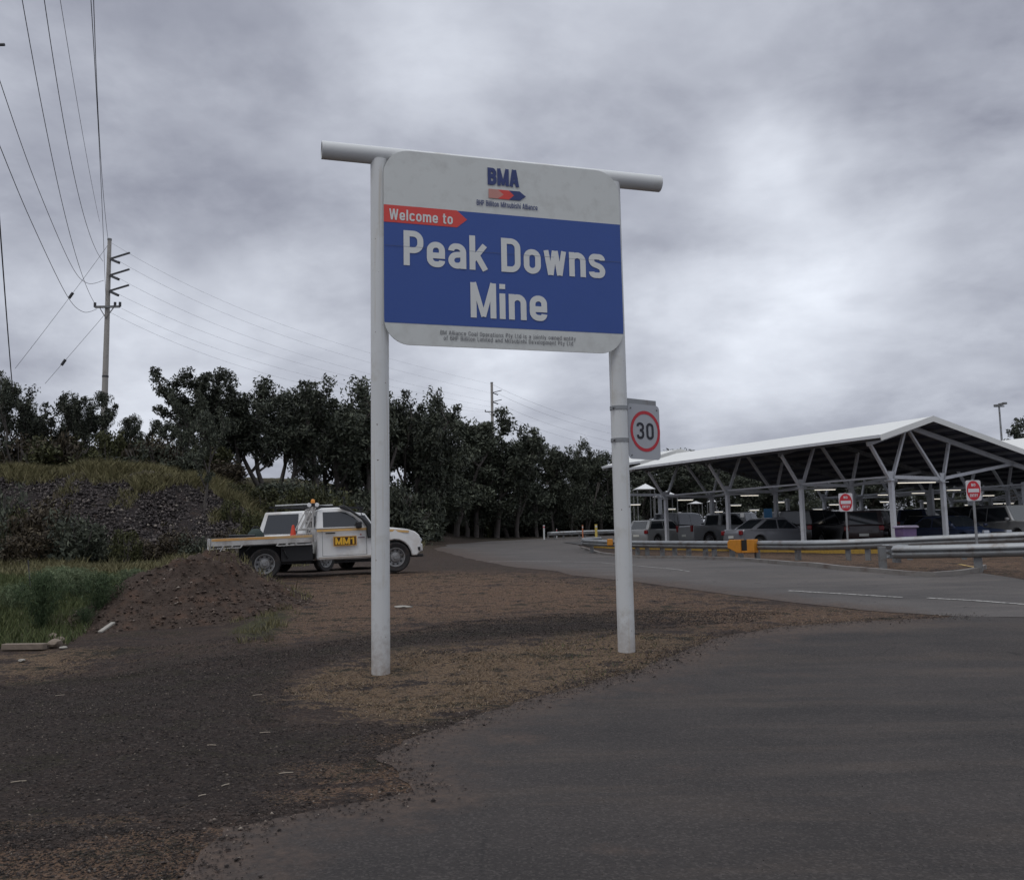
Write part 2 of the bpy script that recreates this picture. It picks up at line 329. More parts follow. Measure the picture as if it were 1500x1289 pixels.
def asphalt(name, c0, c1, stain, pale, agg=.25):
    m = bpy.data.materials.new(name); m.use_nodes = True; nt = m.node_tree; N = nt.nodes; L = nt.links; b = N['Principled BSDF']
    b.inputs['Roughness'].default_value = .85; b.inputs['Specular IOR Level'].default_value = .3
    tc = N.new('ShaderNodeTexCoord'); ob = tc.outputs['Object']
    def nz(s, d=6, r=.6, dist=0, mp=None):
        n = N.new('ShaderNodeTexNoise'); n.inputs['Scale'].default_value = s; n.inputs['Detail'].default_value = d; n.inputs['Roughness'].default_value = r; n.inputs['Distortion'].default_value = dist
        if mp:
            q = N.new('ShaderNodeMapping'); q.inputs['Scale'].default_value = mp[0]; q.inputs['Rotation'].default_value = (0, 0, mp[1]); L.new(ob, q.inputs[0]); L.new(q.outputs[0], n.inputs['Vector'])
        else: L.new(ob, n.inputs['Vector'])
        return n.outputs['Fac']
    def mr(v, a, b_, c=0, d=1):
        r = N.new('ShaderNodeMapRange'); L.new(v, r.inputs[0]); r.inputs[1].default_value = a; r.inputs[2].default_value = b_; r.inputs[3].default_value = c; r.inputs[4].default_value = d; return r.outputs[0]
    def mix(f, A, B):
        q = N.new('ShaderNodeMix'); q.data_type = 'RGBA'; L.new(f, q.inputs[0])
        for i, v in ((6, A), (7, B)):
            if isinstance(v, tuple): q.inputs[i].default_value = (*v, 1)
            else: L.new(v, q.inputs[i])
        return q.outputs[2]
    c = mix(mr(nz(.5, 8, .6, .4), .35, .65), c0, c1)
    c = mix(mr(nz(1.1, 6, .65, 0, ((.25, 1.3, 1), -.22)), .50, .72, 0, .70), c, pale)
    c = mix(mr(nz(.8, 7, .6, 0, ((.30, 1.1, 1), -.25)), .50, .68, 0, .75), c, stain)
    v = N.new('ShaderNodeTexVoronoi'); v.inputs['Scale'].default_value = 70; L.new(ob, v.inputs['Vector'])
    sp = N.new('ShaderNodeSeparateColor'); L.new(v.outputs['Color'], sp.inputs[0])
    c = mix(mr(sp.outputs[0], .62, 1.0, 0, agg*1.6), c, (.15, .132, .12))
    c = mix(mr(sp.outputs[1], .55, 1.0, 0, agg*2), c, (.008, .008, .009))
    vc = N.new('ShaderNodeTexVoronoi'); vc.feature = 'DISTANCE_TO_EDGE'; vc.inputs['Scale'].default_value = .55; wn = N.new('ShaderNodeTexNoise'); wn.inputs['Scale'].default_value = 2.5; wn.inputs['Detail'].default_value = 6; L.new(ob, wn.inputs['Vector']); va = N.new('ShaderNodeMix'); va.data_type = 'RGBA'; va.inputs[0].default_value = .22; L.new(ob, va.inputs[6]); L.new(wn.outputs['Color'], va.inputs[7]); L.new(va.outputs[2], vc.inputs['Vector'])
    at = N.new('ShaderNodeAttribute'); at.attribute_name = 'edge_dust'
    def op(o_, a, b2):
        q = N.new('ShaderNodeMath'); q.operation = o_
        for i, v_ in enumerate((a, b2)):
            if isinstance(v_, (int, float)): q.inputs[i].default_value = v_
            else: L.new(v_, q.inputs[i])
        return q.outputs[0]
    e1 = op('ADD', op('MULTIPLY', at.outputs['Fac'], 1.15), op('MULTIPLY', op('SUBTRACT', nz(2.2, 9, .72), .5), 1.9))
    c = mix(op('MULTIPLY', mr(vc.outputs['Distance'], .006, .0, 0, .55), mr(nz(.35, 3, .5), .52, .6)), c, (.012, .011, .011))
    c = mix(mr(nz(3.3, 3, .4), .70, .76, 0, .6), c, (.013, .0115, .011))
    c = mix(op('MULTIPLY', mr(e1, .35, 1.05), .85), c, mix(mr(nz(14, 6, .7), .35, .65), (.040, .031, .027), (.105, .072, .054)))
    L.new(c, b.inputs['Base Color'])
    bp = N.new('ShaderNodeBump'); bp.inputs['Strength'].default_value = .5; bp.inputs['Distance'].default_value = .008; L.new(nz(90, 3), bp.inputs['Height']); L.new(bp.outputs[0], b.inputs['Normal'])
    return m
A_FORE = asphalt('worn_dark_asphalt', (.031, .0262, .0245), (.046, .0385, .0350), (.017, .0150, .0148), (.080, .061, .048), .16)
A_ROAD = asphalt('grey_road_asphalt', (.078, .070, .066), (.103, .092, .086), (.050, .046, .045), (.135, .117, .102), .15)
sheet('forecourt', FORE_R, .005, A_FORE, .22, GP([(1300, 908), (1150, 918), (1060, 932), (985, 962), (930, 983), (860, 1003), (760, 1030), (660, 1062), (600, 1085), (560, 1110), (585, 1135), (600, 1160), (540, 1180), (420, 1195), (325, 1215), (296, 1250), (275, 1289)]), 1.0, [(735, 1084, .55, .28, .8), (655, 1098, .5, .2, .7), (965, 1012, .6, .35, .7), (840, 1060, .5, .2, .5), (620, 1165, .5, .22, .75), (520, 1200, .5, .15, .6), (1150, 990, .9, .3, .45), (1000, 1130, .5, .2, .45), (900, 1250, .5, .12, .45), (1300, 1180, .7, .2, .4)])
sheet('road', ROAD_R, .006, A_ROAD, .5, GP([(634, 803.5), (660, 811), (700, 821), (760, 832), (840, 843), (920, 851), (1050, 869), (1180, 885), (1300, 897)]), .7)
# zones of loose ground, as plan outlines: straw = dead grass, tan = brown dirt, dark = crushed black gravel, green = living grass
Z = {'straw': [GP([(415, 1015), (480, 985), (560, 962), (700, 945), (900, 928), (1050, 931), (985, 964), (860, 1005), (700, 1040), (600, 1056), (480, 1050)]),
               GP([(0, 960), (60, 955), (135, 955), (150, 975), (60, 988), (0, 990)])],
     'tan': [GP([(395, 915), (420, 850), (560, 838), (760, 842), (1000, 868), (1130, 884), (900, 892), (700, 908), (520, 925), (430, 935)]),
             GP([(1000, 878), (1200, 893), (1390, 903), (1200, 913), (1050, 925), (930, 905)]), GP([(880, 811), (1090, 821), (1286, 838), (1431, 836), (1600, 850), (1600, 812), (1300, 812), (1000, 806)]),
             GP([(0, 1235), (150, 1225), (290, 1215), (270, 1300), (120, 1330), (-60, 1330), (-80, 1250)]),
             GP([(500, 1130), (590, 1128), (640, 1150), (600, 1185), (520, 1190), (470, 1160)]), GP([(600, 1090), (740, 1076), (745, 1084), (620, 1102)]),
             GP([(0, 855), (130, 830), (300, 820), (250, 835), (100, 870), (0, 880)])],
     'dark': [GP([(-100, 1010), (200, 985), (400, 955), (650, 915), (900, 893), (1150, 896), (1100, 912), (900, 925), (600, 945), (430, 985), (420, 1060), (600, 1062), (760, 1032), (700, 1090), (560, 1130), (430, 1190), (280, 1220), (-100, 1235)])],
     'green': [GP([(-200, 950), (90, 945), (130, 905), (180, 860), (260, 835), (330, 815), (330, 808), (-200, 806)]), GP([(330, 930), (395, 880), (420, 905), (380, 935)])]}
def zone(x, y, key, soft=.35):
    w = np.full(np.shape(x), 0.0)
    for p in Z[key]: w = np.maximum(w, np.clip(poly_dist(x, y, p)/(soft*np.maximum(1, y/10)) + .5, 0, 1))
    return w
def ground_mat():
    m = bpy.data.materials.new('dirt_ground'); m.use_nodes = True; nt = m.node_tree; N = nt.nodes; L = nt.links; b = N['Principled BSDF']
    b.inputs['Roughness'].default_value = .95; b.inputs['Specular IOR Level'].default_value = .15
    tc = N.new('ShaderNodeTexCoord'); ob = tc.outputs['Object']
    def nz(s, d=6, r=.6):
        n = N.new('ShaderNodeTexNoise'); n.inputs['Scale'].default_value = s; n.inputs['Detail'].default_value = d; n.inputs['Roughness'].default_value = r; L.new(ob, n.inputs['Vector']); return n.outputs['Fac']
    def mr(v, a, b_, c=0, d=1):
        r = N.new('ShaderNodeMapRange'); L.new(v, r.inputs[0]); r.inputs[1].default_value = a; r.inputs[2].default_value = b_; r.inputs[3].default_value = c; r.inputs[4].default_value = d; return r.outputs[0]
    def mix(f, A, B):
        q = N.new('ShaderNodeMix'); q.data_type = 'RGBA'; L.new(f, q.inputs[0])
        for i, v in ((6, A), (7, B)):
            if isinstance(v, tuple): q.inputs[i].default_value = (*v, 1)
            else: L.new(v, q.inputs[i])
        return q.outputs[2]
    def add(a, b_):
        q = N.new('ShaderNodeMath'); q.operation = 'ADD'; L.new(a, q.inputs[0]); L.new(b_, q.inputs[1]); return q.outputs[0]
    n1 = nz(1.4, 8, .7); n2 = nz(5, 8, .7); n3 = nz(30, 6, .7)
    tr = N.new('ShaderNodeTexNoise'); tm = N.new('ShaderNodeMapping'); tm.inputs['Scale'].default_value = (.22, 1.5, 1); tm.inputs['Rotation'].default_value = (0, 0, -.28); L.new(ob, tm.inputs[0]); L.new(tm.outputs[0], tr.inputs['Vector']); tr.inputs['Scale'].default_value = 1.6; tr.inputs['Detail'].default_value = 6; tr.inputs['Roughness'].default_value = .65
    jit = mr(add(add(add(n1, n2), n3), tr.outputs['Fac']), 1.70, 2.30, -1.0, 1.0)
    v = N.new('ShaderNodeTexVoronoi'); v.inputs['Scale'].default_value = 45; L.new(ob, v.inputs['Vector']); sp = N.new('ShaderNodeSeparateColor'); L.new(v.outputs['Color'], sp.inputs[0])
    c = mix(mr(add(n2, tr.outputs['Fac']), .75, 1.25), (.034, .027, .025), (.092, .062, .047))
    pal = {'zdark': ((.020, .0170, .0165), (.058, .044, .037)), 'ztan': ((.105, .064, .044), (.215, .138, .090)), 'zstraw': ((.088, .056, .038), (.25, .175, .108)), 'zgreen': ((.045, .050, .022), (.085, .080, .038)),
           'zhill': ((.060, .062, .028), (.11, .095, .045)), 'zrock': ((.014, .012, .013), (.034, .029, .029)), 'zwood': ((.022, .020, .014), (.05, .042, .03))}
    for k, (a, e) in pal.items():
        at = N.new('ShaderNodeAttribute'); at.attribute_name = k
        c = mix(mr(add(at.outputs['Fac'], jit), .42, .62), c, mix(mr(n3 if k != 'zrock' else n2, .3, .7), a, e))
    c = mix(mr(sp.outputs[0], .7, 1, 0, .30), c, (.20, .17, .15)); c = mix(mr(sp.outputs[1], .5, 1, 0, .6), c, (.018, .014, .013))
    L.new(c, b.inputs['Base Color'])
    bp = N.new('ShaderNodeBump'); bp.inputs['Strength'].default_value = .8; bp.inputs['Distance'].default_value = .03; L.new(add(n3, nz(110, 3)), bp.inputs['Height']); L.new(bp.outputs[0], b.inputs['Normal'])
    return m
GROUND = ground_mat()
def uneven(x, y):
    n = np.array([mnoise.noise(Vector((a*.9, b*.9, 1))) + .5*mnoise.noise(Vector((a*2.7, b*2.7, 4))) for a, b in zip(x, y)])
    dp = np.minimum(-poly_dist(x, y, FORE), -poly_dist(x, y, ROADP)); return n*.035*sstep(.15, 1.2, dp)
def make_ground():
    ys = [-60, -30, -10, -4, -1]; y = 1.0
    while y < 900: ys.append(y); y += max(.12, .012*y if y < 60 else .03*y)
    us = np.linspace(-1, 1, 341); us = us*.55 + us**3*.45
    ys = np.array(ys); X = np.zeros((len(ys), len(us)))
    for i, yy in enumerate(ys): X[i] = us*(14 + 1.35*max(yy, 0))*1.1
    Y = np.repeat(ys[:, None], len(us), 1); Zt = terrain(X, Y)
    # natural unevenness on loose ground only, none near paved sheets
    dp = np.minimum(-poly_dist(X, Y, FORE), -poly_dist(X, Y, ROADP)); free = sstep(.15, 1.2, dp)
    bump = np.array([mnoise.noise(Vector((a*.9, b*.9, 1))) + .5*mnoise.noise(Vector((a*2.7, b*2.7, 4))) for a, b in zip(X.ravel(), Y.ravel())]).reshape(X.shape)
    Zt = Zt + bump*.035*free*(1 + sstep(34, 42, Y)*4*(1-sstep(-8, -3, X))) 
    V = np.stack([X.ravel(), Y.ravel(), Zt.ravel()], 1); nr, nc = X.shape
    i, j = np.meshgrid(np.arange(nr-1), np.arange(nc-1), indexing='ij'); a = (i*nc+j).ravel(); F = np.stack([a, a+1, a+nc+1, a+nc], 1)
    me = fast_mesh('ground', V, F, GROUND, True); x = V[:, 0]; y = V[:, 1]
    side = 1 - sstep(-9.5, -3, x)
    slope = side*sstep(36, 39, y)*(1-sstep(45, 47.5, y))
    W = {'zdark': zone(x, y, 'dark', 1.5), 'ztan': zone(x, y, 'tan', 1.6), 'zstraw': zone(x, y, 'straw', 1.0), 'zgreen': zone(x, y, 'green', .4),
         'zhill': side*sstep(44, 47, y)*(1 - sstep(90, 100, y)), 'zrock': slope, 'zwood': np.maximum((1-sstep(-9.5, -7, x)*0)*sstep(66, 72, y)*(x < 9), 0)*(1-side)}
    for k, w in W.items():
        at = me.attributes.new(k, 'FLOAT', 'POINT'); at.data.foreach_set('value', w.astype(np.float32))
    o = link('ground', me); o['kind'] = 'structure'
make_ground()
# painted lines
LINEW = mat('worn_white_line', (.42, .41, .38), .8, noise=.1, dirt=(.12, .115, .11), dscale=14, dlo=.45, dhi=.6)
LINEY = mat('worn_yellow_line', (.5, .33, .09), .8, noise=.1, dirt=(.10, .09, .08), dscale=8, dlo=.45, dhi=.65)
def line_strip(name, pix, w, m, off=.032, label=None):
    pts = [Vector(G(*p)) for p in pix]; q = []
    for a, b in zip(pts[:-1], pts[1:]):
        k = max(1, int((b-a).length/.6)); q += [a.lerp(b, i/k) for i in range(k)]
    q.append(pts[-1]); mb = MB(); vs = []
    for i, p in enumerate(q):
        t = (q[min(i+1, len(q)-1)] - q[max(i-1, 0)]).normalized(); n = Vector((-t.y, t.x))*w/2
        for s_ in (1, -1): r = p + n*s_; vs.append((r.x, r.y, tz(r.x, r.y)+off*.45))
    mb.add(vs, [(2*i, 2*i+1, 2*i+3, 2*i+2) for i in range(len(q)-1)])
    o = mb.build(name, m); o['kind'] = 'structure'; return o
line_strip('road_edge_line', [(716, 823), (760, 822.5), (822, 822.5)], .16, LINEW)
line_strip('road_edge_line', [(840, 823.5), (880, 824.5), (960, 832), (1010, 838)], .06, LINEW)
line_strip('road_edge_line', [(1155, 866), (1240, 871), (1322, 876)], .10, LINEW)
line_strip('road_edge_line', [(1358, 877), (1430, 881), (1500, 886), (1600, 893)], .10, LINEW)
line_strip('bay_line', [(1328, 841), (1352, 838), (1378, 834.5)], .10, LINEY, .012)
line_strip('bay_line', [(1405, 826.5), (1432, 832)], .10, LINEY, .012)
line_strip('bay_line', [(1468, 823), (1484, 824.5)], .22, LINEY, .012)
# concrete kerb of the car park entrance
KERB = mat('concrete_kerb', (.20, .185, .17), .9, noise=.2, nscale=5, dirt=(.12, .09, .075), dscale=2)
def kerb(pix, name='kerb', h=.10, w=.16):
    pts = [Vector(G(*p)) for p in pix]; q = []
    for a, b in zip(pts[:-1], pts[1:]):
        k = max(1, int((b-a).length/.5)); q += [a.lerp(b, i/k) for i in range(k)]
    q.append(pts[-1]); vs = []; mb = MB()
    for i, p in enumerate(q):
        t = (q[min(i+1, len(q)-1)] - q[max(i-1, 0)]).normalized(); n = Vector((-t.y, t.x))*w/2
        for s_, zz in ((1, -.1), (1, h), (-1, h), (-1, -.1)): r = p + n*s_; vs.append((r.x, r.y, tz(p.x, p.y)+zz))
    mb.add(vs, [(4*i+a, 4*i+a+1, 4*i+a+5, 4*i+a+4) for i in range(len(q)-1) for a in range(3)])
    o = mb.build(name, KERB); o['kind'] = 'structure'
kerb([(852, 803), (880, 812), (940, 818), (1000, 818), (1090, 821.5), (1160, 828), (1230, 834.5), (1286, 839), (1330, 843), (1368, 844.5), (1405, 842), (1431, 838), (1440, 833)])
# ------------------------------------------------------------------ the big sign
FT = P(557.8, 987, 11.25); SANG = R(16.5)
def on_sign(px, py, off=0.0):
    """local (x,z) on the vertical plane of the sign, off metres in front of it"""
    n = Vector((-math.sin(SANG), math.cos(SANG), 0)); o = FT - n*off; d = ray(px, py); t = n.dot(o - Vector((0, 0, EYE)))/n.dot(d)
    p = Vector((0, 0, EYE)) + d*t - FT; return (p.x*math.cos(SANG) + p.y*math.sin(SANG), p.z)
def rounded(x0, z0, x1, z1, r, n=8):
    out = []
    for cx, cz, a0 in ((x1-r, z1-r, 0), (x0+r, z1-r, 90), (x0+r, z0+r, 180), (x1-r, z0+r, 270)):
        out += [(cx + r*math.cos(R(a0+90*i/n)), cz + r*math.sin(R(a0+90*i/n))) for i in range(n+1)]
    return out
def clip_band(poly, z0, z1):
    def cut(pl, z, keep_above):
        out = []
        for i in range(len(pl)):
            a, b = pl[i], pl[(i+1) % len(pl)]; ia = (a[1] >= z) == keep_above or a[1] == z; ib = (b[1] >= z) == keep_above or b[1] == z
            if ia: out.append(a)
            if ia != ib: t = (z-a[1])/(b[1]-a[1]); out.append((a[0]+t*(b[0]-a[0]), z))
        return out
    return cut(cut(poly, z0, True), z1, False)
def fillet(pts, closed, r):
    """round the corners of a centre line; a point may carry its own radius as third value"""
    n = len(pts); out = []
    for i, p in enumerate(pts):
        rr = p[2] if len(p) > 2 else r; P1 = Vector(p[:2])
        if (not closed and i in (0, n-1)) or rr <= 0: out.append((P1.x, P1.y)); continue
        A = Vector(pts[i-1][:2]); B = Vector(pts[(i+1) % n][:2]); u = (A-P1); v = (B-P1)
        k = min(rr, u.length*.5 if (closed or i-1 > 0) else u.length, v.length*.5 if (closed or i+1 < n-1) else v.length)
        a = P1 + u.normalized()*k; b = P1 + v.normalized()*k
        for j in range(9):
            t = j/8*math.pi/2; ca = 1-math.sin(t); cb = 1-math.cos(t)
            out.append(tuple(P1 + (a-P1)*ca + (b-P1)*cb))
    q = [out[0]]
    for p in out[1:]:
        if (Vector(p)-Vector(q[-1])).length > 1e-4: q.append(p)
    if closed and (Vector(q[0])-Vector(q[-1])).length < 1e-4: q.pop()
    return q
def stroke(pts, closed, t):
    n = len(pts); V = []; h = t/2
    for i in range(n):
        p = Vector(pts[i]); a = Vector(pts[i-1]) if (i > 0 or closed) else None; b = Vector(pts[(i+1) % n]) if (i < n-1 or closed) else None
        d1 = (p-a).normalized() if a is not None else (b-p).normalized(); d2 = (b-p).normalized() if b is not None else d1
        nn = Vector((-d1.y-d2.y, d1.x+d2.x)); nn = nn.normalized() if nn.length > 1e-6 else Vector((-d1.y, d1.x))
        c = max(.35, nn.dot(Vector((-d1.y, d1.x)))); V += [tuple(p+nn*h/c), tuple(p-nn*h/c)]
    m = n if closed else n-1
    return V, [(2*i, 2*i+1, (2*i+3) % (2*n), (2*i+2) % (2*n)) for i in range(m)]
def glyph(ch, t):
    """condensed grotesque letters as centre-line strokes: (width, [(points, closed, corner radius, weight)])"""
    h = t/2; X = .73; w = .34+t; l = h; r = w-h; F = (r-l)/2*1.05; D = -.24; q = []
    def S(p, closed=False, rad=None, k=1.0): q.append((p, closed, F if rad is None else rad, k))
    if ch == 'o': S([(l, h), (r, h), (r, X-h), (l, X-h)], True)
    elif ch == 'e': S([(r, X*.27), (r, h), (l, h), (l, X-h), (r, X-h), (r, X*.46, 0), (l+h, X*.46)])
    elif ch == 'a': S([(l, X*.70), (l, X-h), (r, X-h), (r, 0)]); S([(r, X*.57, 0), (l, X*.53), (l, h), (r, h), (r, X*.35)], rad=F*.9)
    elif ch == 'k': S([(l, 0), (l, 1)]); S([(l, X*.36), (r+.02, X)], k=.95); S([(l+.14, X*.56), (r+.03, 0)], k=1)
    elif ch == 'n': S([(l, 0), (l, X)]); S([(l, X*.55), (l, X-h), (r, X-h), (r, 0)])
    elif ch == 'm':
        w = .56+t*1.4; c = w/2; r = w-h; S([(l, 0), (l, X)]); S([(l, X*.55), (l, X-h), (c, X-h), (c, 0)], rad=.15); S([(c, X*.55), (c, X-h), (r, X-h), (r, 0)], rad=.15)
    elif ch == 'h': S([(l, 0), (l, 1)]); S([(l, X*.55), (l, X-h), (r, X-h), (r, 0)])
    elif ch == 'u': S([(r, 0), (r, X)]); S([(r, X*.45), (r, h), (l, h), (l, X)])
    elif ch == 'b': S([(l, 0), (l, 1)]); S([(l, h, F*.6), (r, h), (r, X-h), (l, X-h, F*.6)], True)
    elif ch == 'd': S([(r, 0), (r, 1)]); S([(l, h), (r, h, F*.6), (r, X-h, F*.6), (l, X-h)], True)
    elif ch == 'p': S([(l, D), (l, X)]); S([(l, h, F*.6), (r, h), (r, X-h), (l, X-h, F*.6)], True)
    elif ch == 'c': S([(r, X*.27), (r, h), (l, h), (l, X-h), (r, X-h), (r, X*.73)])
    elif ch == 's': S([(l, X*.25), (l, h), (r, h), (r, X*.44), (l, X*.60), (l, X-h), (r, X-h), (r, X*.74)], rad=F*.85)
    elif ch == 'l': w = t; S([(h, 0), (h, 1)])
    elif ch == 'i': w = t; S([(h, 0), (h, X)]); S([(h, .86), (h, 1)])
    elif ch == 'j': w = t+.06; S([(h+.06, X), (h+.06, D+h), (0, D+h)], rad=.08); S([(h+.06, .86), (h+.06, 1)])
    elif ch == 't': w = .16+t; S([(l+.05, .93), (l+.05, h), (w, h)], rad=.08); S([(0, X-h*.8), (w, X-h*.8)], k=.8)
    elif ch == 'f': w = .15+t; S([(l+.03, 0), (l+.03, 1-h), (w, 1-h)], rad=.1); S([(0, X-h*.8), (w, X-h*.8)], k=.8)
    elif ch == 'r': w = .17+t; S([(l, 0), (l, X)]); S([(l, X*.5), (l, X-h), (w, X-h)], rad=.12)
    elif ch == 'v': S([(h*.8, X), (w/2, 0)], k=.9); S([(w/2, 0), (w-h*.8, X)], k=.9)
    elif ch == 'y': S([(h*.8, X), (w/2, .05)], k=.9); S([(w-h*.8, X), (w*.42, D+h), (.04, D+h)], rad=.06, k=.9)
    elif ch == 'w':
        w = .50+t; c = h*.8; e = .055
        for a, b_ in (((c, X), (w*.27+e*.2, 0)), ((w*.5-e*.3, X), (w*.27+e*.5, 0)), ((w*.5+e*.3, X), (w*.73-e*.5, 0)), ((w-c, X), (w*.73-e*.2, 0))): S([a, b_], k=.88)
    elif ch == 'P': w = .38+t; r = w-h; S([(l, 0), (l, 1)]); S([(l, 1-h, 0), (r, 1-h), (r, .44), (l, .44, 0)], rad=.2)
    elif ch == 'D': w = .40+t; r = w-h; S([(l, h, 0), (r, h), (r, 1-h), (l, 1-h, 0)], True, .24)
    elif ch == 'B': w = .38+t; r = w-h; S([(l, h, 0), (r, h), (r, .52), (l, .52, 0)], True, .17); S([(l, .525, 0), (r-.015, .525), (r-.015, 1-h), (l, 1-h, 0)], True, .17)
    elif ch == 'M': w = .54+t*1.1; S([(h, 0), (h, 1)]); S([(w-h, 0), (w-h, 1)]); S([(h*1.1, 1), (w/2, .04)], k=.8); S([(w-h*1.1, 1), (w/2, .04)], k=.8)
    elif ch == 'A': w = .42+t; S([(h*.9, 0), (w/2-h*.25, 1)]); S([(w-h*.9, 0), (w/2+h*.25, 1)]); S([(w*.22, .29), (w*.78, .29)], k=.75)
    elif ch == 'H': w = .36+t; S([(h, 0), (h, 1)]); S([(w-h, 0), (w-h, 1)]); S([(h, .52), (w-h, .52)])
    elif ch == 'W':
        w = .66+t; c = h*.8
        for a, b_ in (((c, 1), (w*.27, 0)), ((w*.5, 1), (w*.28, 0)), ((w*.5, 1), (w*.72, 0)), ((w-c, 1), (w*.73, 0))): S([a, b_], k=.9)
    elif ch == 'C': w = .38+t; r = w-h; S([(r, .33), (r, h), (l, h), (l, 1-h), (r, 1-h), (r, .67)], rad=.2)
    elif ch == 'O': w = .40+t; r = w-h; S([(l, h), (r, h), (r, 1-h), (l, 1-h)], True, .22)
    elif ch == 'L': w = .26+t; S([(l, 1), (l, h, 0), (w, h)])
    elif ch == 'N': w = .38+t; S([(h, 0), (h, 1)]); S([(w-h, 0), (w-h, 1)]); S([(h, 1), (w-h, 0)], k=.9)
    elif ch == 'E': w = .28+t; S([(w, 1-h), (h, 1-h, 0), (h, h, 0), (w, h)]); S([(h, .52), (w-.03, .52)])
    elif ch == 'T': w = .32+t; S([(w/2, 0), (w/2, 1)]); S([(0, 1-h), (w, 1-h)])
    elif ch == 'R': w = .38+t; r = w-h; S([(l, 0), (l, 1)]); S([(l, 1-h, 0), (r, 1-h), (r, .50), (l, .50, 0)], rad=.17); S([(w*.52, .50), (r, 0)])
    elif ch == 'Y': w = .40+t; S([(h*.8, 1), (w/2, .45)]); S([(w-h*.8, 1), (w/2, .45)]); S([(w/2, 0), (w/2, .5)])
    elif ch == '3': w = .40+t; r = w-h; S([(l, .76), (l, 1-h), (r, 1-h), (r, .53), (w*.42, .53)], rad=.2); S([(w*.42, .53), (r, .53), (r, h), (l, h), (l, .25)], rad=.2)
    elif ch == '0': w = .40+t; r = w-h; S([(l, h), (r, h), (r, 1-h), (l, 1-h)], True, .25)
    elif ch == '1': w = .2+t; S([(w-h, 0), (w-h, 1)]); S([(0, .78), (w-h, .93)], k=.8)
    else: w = .22
    return w, q
def letters(txt, t, gap):
    x = 0; V = []; Fc = []; dz = 0
    for ch in txt:
        w, q = glyph(ch, t)
        for pts, closed, rad, k in q:
            v, f = stroke(fillet(pts, closed, rad), closed, t*k); o = len(V); dz = (dz+1) % 5
            V += [(a+x, b, dz) for a, b in v]; Fc += [tuple(i+o for i in g) for g in f]
        x += w + gap
    return V, Fc
def fit_text(txt, x0, x1, z0, capz1, m, name, parent, y, t=.17, gap=.085, My=None):
    """lettering whose glyph box runs x0..x1, base line at z0, capitals up to capz1"""
    v, f = letters(txt, t, gap); A = np.array(v); a0 = A[:, 0].min(); kx = (x1-x0)/(A[:, 0].max()-a0); kz = capz1-z0
    mb = MB(); fn = My or (lambda x, yy, z: (x, yy, z))
    mb.add([fn(x0+(a-a0)*kx, y-d*.0004, z0+b*kz) for a, b, d in v], f)
    return mb.build(name, m, parent)
